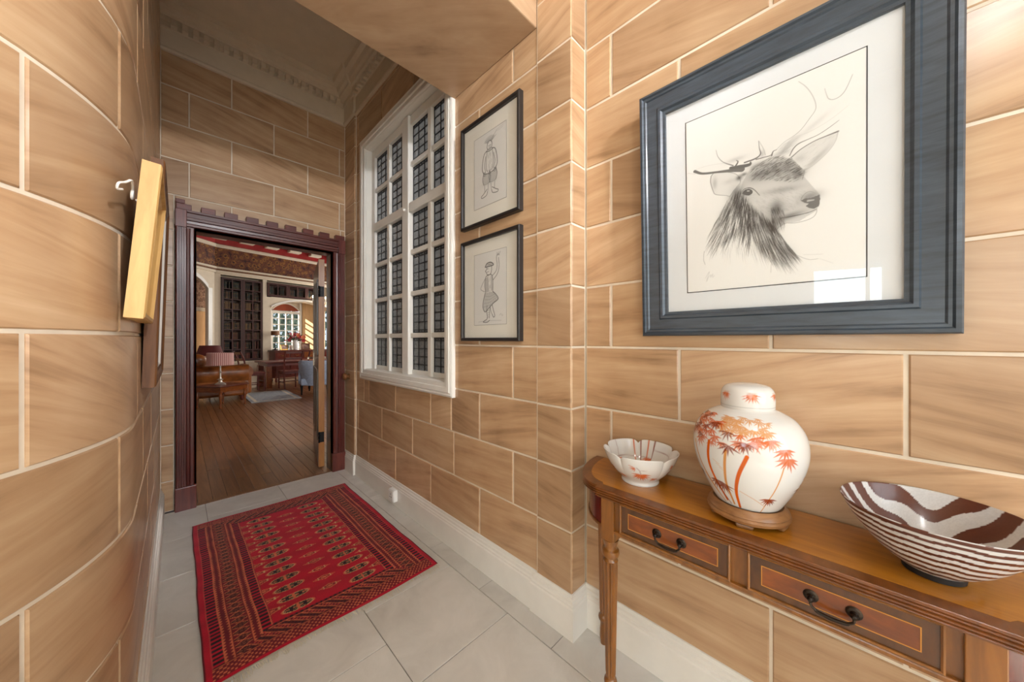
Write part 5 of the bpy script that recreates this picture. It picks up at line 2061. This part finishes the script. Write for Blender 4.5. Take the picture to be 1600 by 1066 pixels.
sb = froot('sideboard', .76, .27, 0, 'dark red mahogany sideboard standing in front of the bay window', 'sideboard')
MB().b2((-.80, -.24, .90), (.80, .24, .94)).build('worktop', 'mahogh', sb, bevel=.006)
MB().b2((-.77, -.20, .12), (.77, .22, .90)).build('carcass', 'mahogh', sb)
for k in range(4):
    dd = MB().b2((-.75 + k * .38, -.215, .70), (-.75 + k * .38 + .35, -.20, .87)).build('drawer', 'redmahog' if k != 2 else 'drawer', sb, bevel=.004)
    MB().tube([(-.62 + k * .38, -.215, .79), (-.61 + k * .38, -.24, .78), (-.54 + k * .38, -.24, .78), (-.53 + k * .38, -.215, .79)], .006, 6).build('handle', 'brass', dd)
    MB().b2((-.75 + k * .38, -.212, .18), (-.75 + k * .38 + .35, -.20, .67)).build('door', 'mahog', sb, bevel=.004)
for x in (-.72, .72):
    for y in (-.15, .17):
        MB().lathe([(.02, 0), (.035, .04), (.025, .12)], 10, (x, y, 0)).build('foot', 'mahog', sb)
tl_ = froot('table_lamp', .10, .18, .9402, 'slim table lamp with a dark drum shade on the sideboard by the window', 'lamp')
MB().lathe([(.085, 0), (.08, .02), (.03, .035), (.01, .06), (.008, .48)], 16).build('base', 'iron', tl_, smooth=True)
MB().lathe([(.105, .44), (.105, .57), (.102, .57), (.102, .44)], 24, cap=False).build('lamp_shade', 'brownframe', tl_, smooth=True)
MB().ball((0, 0, .50), .025).build('bulb', 'plastic', tl_, smooth=True)
vs_ = froot('flower_vase', .66, .16, .9402, 'white porcelain vase holding red and pink flowers on the sideboard', 'vase')
MB().lathe([(.05, 0), (.075, .06), (.085, .14), (.07, .22), (.05, .27), (.065, .30), (.06, .30), (.045, .27)], 24).build('vase', 'plastic', vs_, smooth=True)
rf = random.Random(6)
for k in range(26):
    x, y, z = rf.uniform(-.30, .30), rf.uniform(-.12, .12), rf.uniform(.33, .56)
    z -= abs(x) * .3
    fl_m = rf.choice(('petalred', 'petalred', 'petalorange', 'petalpink')) if abs(x) < .2 else rf.choice(('petalpink', 'petalred'))
    r0 = rf.uniform(.045, .075) * (1 if abs(x) < .2 else .5)
    mb = MB()
    for q in range(7):
        a = 2 * PI * q / 7
        mb.add([(x, y, z), (x + r0 * math.cos(a - .4) * .7, y - .02, z + r0 * math.sin(a - .4) * .7), (x + r0 * math.cos(a), y - .035, z + r0 * math.sin(a)), (x + r0 * math.cos(a + .4) * .7, y - .02, z + r0 * math.sin(a + .4) * .7)], [(0, 1, 2, 3)])
    mb.ball((x, y - .02, z), r0 * .25, 6, 4)
    f1 = mb.build('flower', fl_m, vs_)
    MB().tube([(x * .12, y * .12, .26), (x * .5, y * .5, .26 + (z - .26) * .6), (x, y, z)], .004, 4).build('stem', 'leafgreen', f1)
for k in range(14):
    a = 2 * PI * k / 14 + .2
    R0 = rf.uniform(.18, .30)
    x, y, z = R0 * math.cos(a), .4 * R0 * math.sin(a), .33 + rf.uniform(-.04, .10)
    MB().add([(x * .2, y * .2, .28), (x * .6 - .02, y * .6, z), (x, y, z + .02), (x * .6 + .02, y * .6, z + .05)], [(0, 1, 2, 3)]).build('leaf', 'leafgreen', vs_)


def photo_frame(s, w, h, m_, label, rz):
    p = froot('photo_frame', s, .20, .9402, label, 'photo frame', None, rz)
    a = R(-12)
    MB().frame(w, h, [(0, 0), (0, -.018), (.022, -.014), (.022, 0)]).build('frame', m_, p, (0, .0, h / 2 * math.cos(a)), (a, 0, 0))
    MB().b2((-w / 2 + .02, -.006, -h / 2 + .02), (w / 2 - .02, -.003, h / 2 - .02)).build('photo', 'paper', p, (0, .0, h / 2 * math.cos(a)), (a, 0, 0))
    MB().b2((-.02, .0, 0), (.02, .09, .008)).build('strut', m_, p)


photo_frame(.32, .22, .16, 'brass', 'gilt framed photograph left of the white vase', .2)
photo_frame(.505, .09, .15, 'silver', 'narrow silver framed photograph close beside the white vase', -.1)
photo_frame(.93, .24, .20, 'brownframe', 'dark framed photograph right of the white vase', -.3)

# brass wall light at the end of the low bookcase
wl = froot('wall_light', 1.36, .02, 2.48, 'brass wall light with lit candle bulbs beside the low bookcase', 'wall light')
MB().lathe([(.05, 0), (.06, .01), (.03, .03)], 16).build('back_plate', 'brass', wl, (0, 0, 0), (R(90), 0, 0))
for k, (x, y) in enumerate(((-.20, -.16), (-.07, -.26), (.09, -.26), (.20, -.16))):
    am = MB().tube(spline([(0, -.02, 0), (x * .4, y * .5, -.09), (x * .9, y * .95, -.06), (x, y, .02)], 6), .009, 6).build('arm', 'brass', wl, smooth=True)
    MB().lathe([(.012, .02), (.035, .03), (.014, .035), (.013, .13)], 10, (x, y, 0)).build('candle_tube', 'plastic', am, smooth=True)
    MB().lathe([(.004, .13), (.017, .155), (.012, .185), (.001, .215)], 10, (x, y, 0)).build('candle_bulb', 'candle', am, smooth=True)
for k in range(7):
    MB().ball((-.16 + k * .054, -.16, -.10 - .03 * (k % 2)), (.016, .016, .03), 6, 5).build('drop', 'brass', wl)

# ------------------------------------------------ furniture
dt = empty('library_table', (2.22, 10.90, 0.0015), R(8), 'long dark mahogany table in front of the sideboard', 'table')
MB().b2((-.72, -.42, .64), (.85, .42, .68)).build('table_top', 'mahogh', dt, bevel=.008)
MB().b2((-.66, -.36, .56), (.78, .36, .64)).build('apron', 'mahogh', dt)
for x0, x1 in ((-.68, -.56), (.64, .78)):
    for y in (-.30, .30):
        MB().b2((x0, y - .06, 0), (x1, y + .06, .57)).build('leg', 'drawer', dt, bevel=.006)


def chair(name, loc, rz, label, ladder=3):
    c = empty(name, loc, rz, label, 'chair')
    MB().b2((-.21, -.20, .43), (.21, .21, .47)).build('seat', 'mahogh', c, bevel=.012)
    MB().b2((-.19, -.18, .39), (.19, .19, .43)).build('seat_rail', 'mahogh', c)
    for x in (-.19, .19):
        MB().tube([(x, .19, 0), (x, .185, .44)], .019, 8).build('leg', 'mahog', c)
        MB().tube(spline([(x, -.24, 0), (x, -.19, .43), (x, -.22, .75), (x, -.30, .97)], 4), .018, 8).build('leg', 'mahog', c)
    for k in range(ladder):
        z = .60 + k * .15
        MB().b2((-.18, -.235 - .03 * k, z), (.18, -.210 - .03 * k, z + .055)).build('back_slat', 'mahogh', c, bevel=.004)
    for z in (.16, .24):
        MB().tube([(-.19, .185, z), (.19, .185, z)], .011, 6).build('stretcher', 'mahog', c)
    for x in (-.19, .19):
        MB().tube([(x, -.22, .18), (x, .187, .18)], .011, 6).build('stretcher', 'mahog', c)
    return c


chair('dining_chair', (1.27, 10.15, 0.0015), R(-78), 'dark wooden chair seen side on behind the sofa end')
chair('dining_chair', (2.04, 10.12, 0.0015), R(6), 'ladder back wooden chair pushed up to the long table', 3)
chair('dining_chair', (2.52, 10.05, 0.0015), R(12), 'wooden chair half hidden behind the blue armchair', 2)
MB_ = empty('waste_bin', (1.33, 10.95, 0.0015), .3, 'small cream box bin under the end of the long table', 'bin')
MB().box((0, 0, .15), (.20, .20, .30), 0, 1.1).build('bin_body', 'cream', MB_, bevel=.01)

rg2 = grid = MB()
nxx, nyy = 12, 16
ru = empty('blue_rug', (1.45, 9.05, 0.0035), 0, 'faded grey blue patterned rug on the library floor', 'rug')
MB().b2((-.43, -.80, 0), (.43, .80, .008)).build('pile', 'bluerug', ru)
MB().frame(.86, 1.60, [(.06, -.0002), (.11, -.0002), (.11, .0012), (.06, .0012)]).build('border_band', 'fringe', ru, (0, 0, .0082), (R(-90), 0, 0))

# chesterfield, its long rolled back towards the door
sf = empty('chesterfield_sofa', (.36, 9.22, .0015), R(-3), 'tan leather rolled chesterfield sofa behind the side table', 'sofa')
MB().b2((-.72, -.38, .10), (.70, .40, .42)).build('base', 'leather', sf, bevel=.05)
prof = [(-.36, .40), (-.40, .50), (-.42, .60), (-.38, .69), (-.30, .73), (-.22, .70), (-.20, .62), (-.22, .50), (-.20, .40)]
mb = MB()
K = 40
vs, fs = [], []
for i in range(K + 1):
    x = -.74 + 1.45 * i / K
    puff = .016 * abs(math.sin(PI * i / K * 7))
    for y, z in prof:
        cy_, cz_ = -.30, .57
        k = 1 + puff * 1.2
        vs.append((x, cy_ + (y - cy_) * k, cz_ + (z - cz_) * k))
m_ = len(prof)
for i in range(K):
    for j in range(m_):
        fs.append((i * m_ + j, i * m_ + (j + 1) % m_, (i + 1) * m_ + (j + 1) % m_, (i + 1) * m_ + j))
fs += [tuple(range(m_)), tuple(range(K * m_, K * m_ + m_))]
mb.add(vs, fs).build('back_roll', 'leather', sf, smooth=50)
for s in (-1, 1):
    arm = MB()
    x = s * .66
    arm.b2((x - .10, -.30, .12), (x + .10, .42, .52))
    arm.build('arm', 'leather', sf, bevel=.04)
    MB().tube([(x, -.32, .58), (x, .44, .58)], .13, 16).build('arm_roll', 'leather', sf, smooth=50)
MB().b2((-.54, -.18, .40), (.0, .36, .53)).build('seat_cushion', 'leather', sf, bevel=.04)
MB().b2((.0, -.18, .40), (.54, .36, .53)).build('seat_cushion', 'leather', sf, bevel=.04)
MB().ball((-.10, -.22, .82), (.17, .10, .15), 14, 10).build('back_cushion', 'leather', sf, smooth=True)
for x in (-.62, .60):
    for y in (-.30, .32):
        MB().lathe([(.022, 0), (.035, .05), (.03, .10)], 10, (x, y, 0)).build('foot', 'mahog', sf, smooth=True)

stb = empty('side_table', (.585, 8.31, 0.0015), R(38), 'dark wooden square side table under the pink shaded lamp', 'table')
MB().b2((-.29, -.29, .385), (.29, .29, .405)).build('table_top', 'mahogh', stb, bevel=.005)
MB().b2((-.26, -.26, .295), (.26, .26, .385)).build('apron', 'drawer', stb)
for x in (-.24, .24):
    for y in (-.24, .24):
        MB().lathe([(.014, 0), (.02, .015), (.013, .04), (.014, .10), (.024, .20), (.026, .24), (.018, .26), (.028, .29), (.028, .31)], 12, (x, y, 0)).build('leg', 'drawer', stb, smooth=True)
lp = empty('table_lamp', (.565, 8.34, .4072), 0, 'silver candlestick lamp with a pink striped drum shade on the side table', 'lamp')
MB().lathe([(.080, 0), (.085, .012), (.06, .03), (.03, .05), (.022, .07), (.035, .085), (.05, .095), (.02, .11), (.014, .14), (.014, .22), (.026, .235), (.014, .25), (.010, .38)], 20).build('base', 'silver', lp, smooth=30)
MB().lathe([(.200, .365), (.195, .595), (.192, .595), (.197, .365)], 64, cap=False).build('lamp_shade', 'pinkshade', lp, smooth=30)
MB().ball((0, 0, .44), .03).build('bulb', 'plastic', lp, smooth=True)
MB().tube([(-.193, 0, .40), (.193, 0, .40)], .003, 5).build('shade_carrier', 'silver', lp)
fp = empty('floor_lamp', (.50, 9.92, .0015), 0, 'floor lamp with a dark red tapered shade behind the sofa', 'lamp')
MB().lathe([(.13, 0), (.12, .02), (.02, .04), (.012, .08), (.012, .95)], 16).build('stand', 'iron', fp, smooth=30)
MB().lathe([(.235, .90), (.175, 1.12), (.172, 1.12), (.232, .90)], 32, cap=False).build('lamp_shade', 'redshade', fp, smooth=30)
MB().tube([(-.225, 0, .93), (.225, 0, .93)], .003, 5).build('shade_carrier', 'iron', fp)

# armchair, back to the door
ch = empty('wing_armchair', (2.32, 8.78, .0015), R(-28), 'pale grey blue upholstered armchair with its back to the door', 'armchair')
mb = MB()
vs, fs = [], []
NS = 14
for i, (z, k, off) in enumerate(((.20, .82, .02), (.45, .92, .0), (.62, 1.0, -.05), (.74, .98, -.09), (.775, .90, -.10))):
    for j in range(NS + 1):
        a = PI * (1.0 + j / NS)
        vs.append((.37 * k * math.cos(a), .30 * math.sin(a) * k + off, z))
    for j in range(NS, -1, -1):
        a = PI * (1.0 + j / NS)
        vs.append((.29 * k * math.cos(a), .22 * math.sin(a) * k + off, z))
m_ = 2 * (NS + 1)
for i in range(4):
    for j in range(m_):
        fs.append((i * m_ + j, i * m_ + (j + 1) % m_, (i + 1) * m_ + (j + 1) % m_, (i + 1) * m_ + j))
for j in range(NS):
    fs.append((4 * m_ + j, 4 * m_ + j + 1, 4 * m_ + m_ - 2 - j, 4 * m_ + m_ - 1 - j))
    fs.append((j, j + 1, m_ - 2 - j, m_ - 1 - j))
mb.add(vs, fs).build('back', 'bluecloth', ch, smooth=60)
MB().b2((-.30, -.20, .20), (.30, .42, .36)).build('seat_base', 'bluecloth', ch, bevel=.03)
MB().b2((-.27, -.18, .36), (.27, .42, .47)).build('seat_cushion', 'bluecloth', ch, bevel=.04)
for s in (-1, 1):
    MB().b2((s * .33 - .05, -.10, .22), (s * .33 + .05, .40, .58)).build('arm', 'bluecloth', ch, bevel=.04)
for x in (-.26, .26):
    for y in (-.20, .36):
        MB().lathe([(.014, 0), (.022, .12), (.03, .21)], 8, (x, y - (.05 if y < 0 else 0), 0)).build('leg', 'iron', ch, smooth=True)
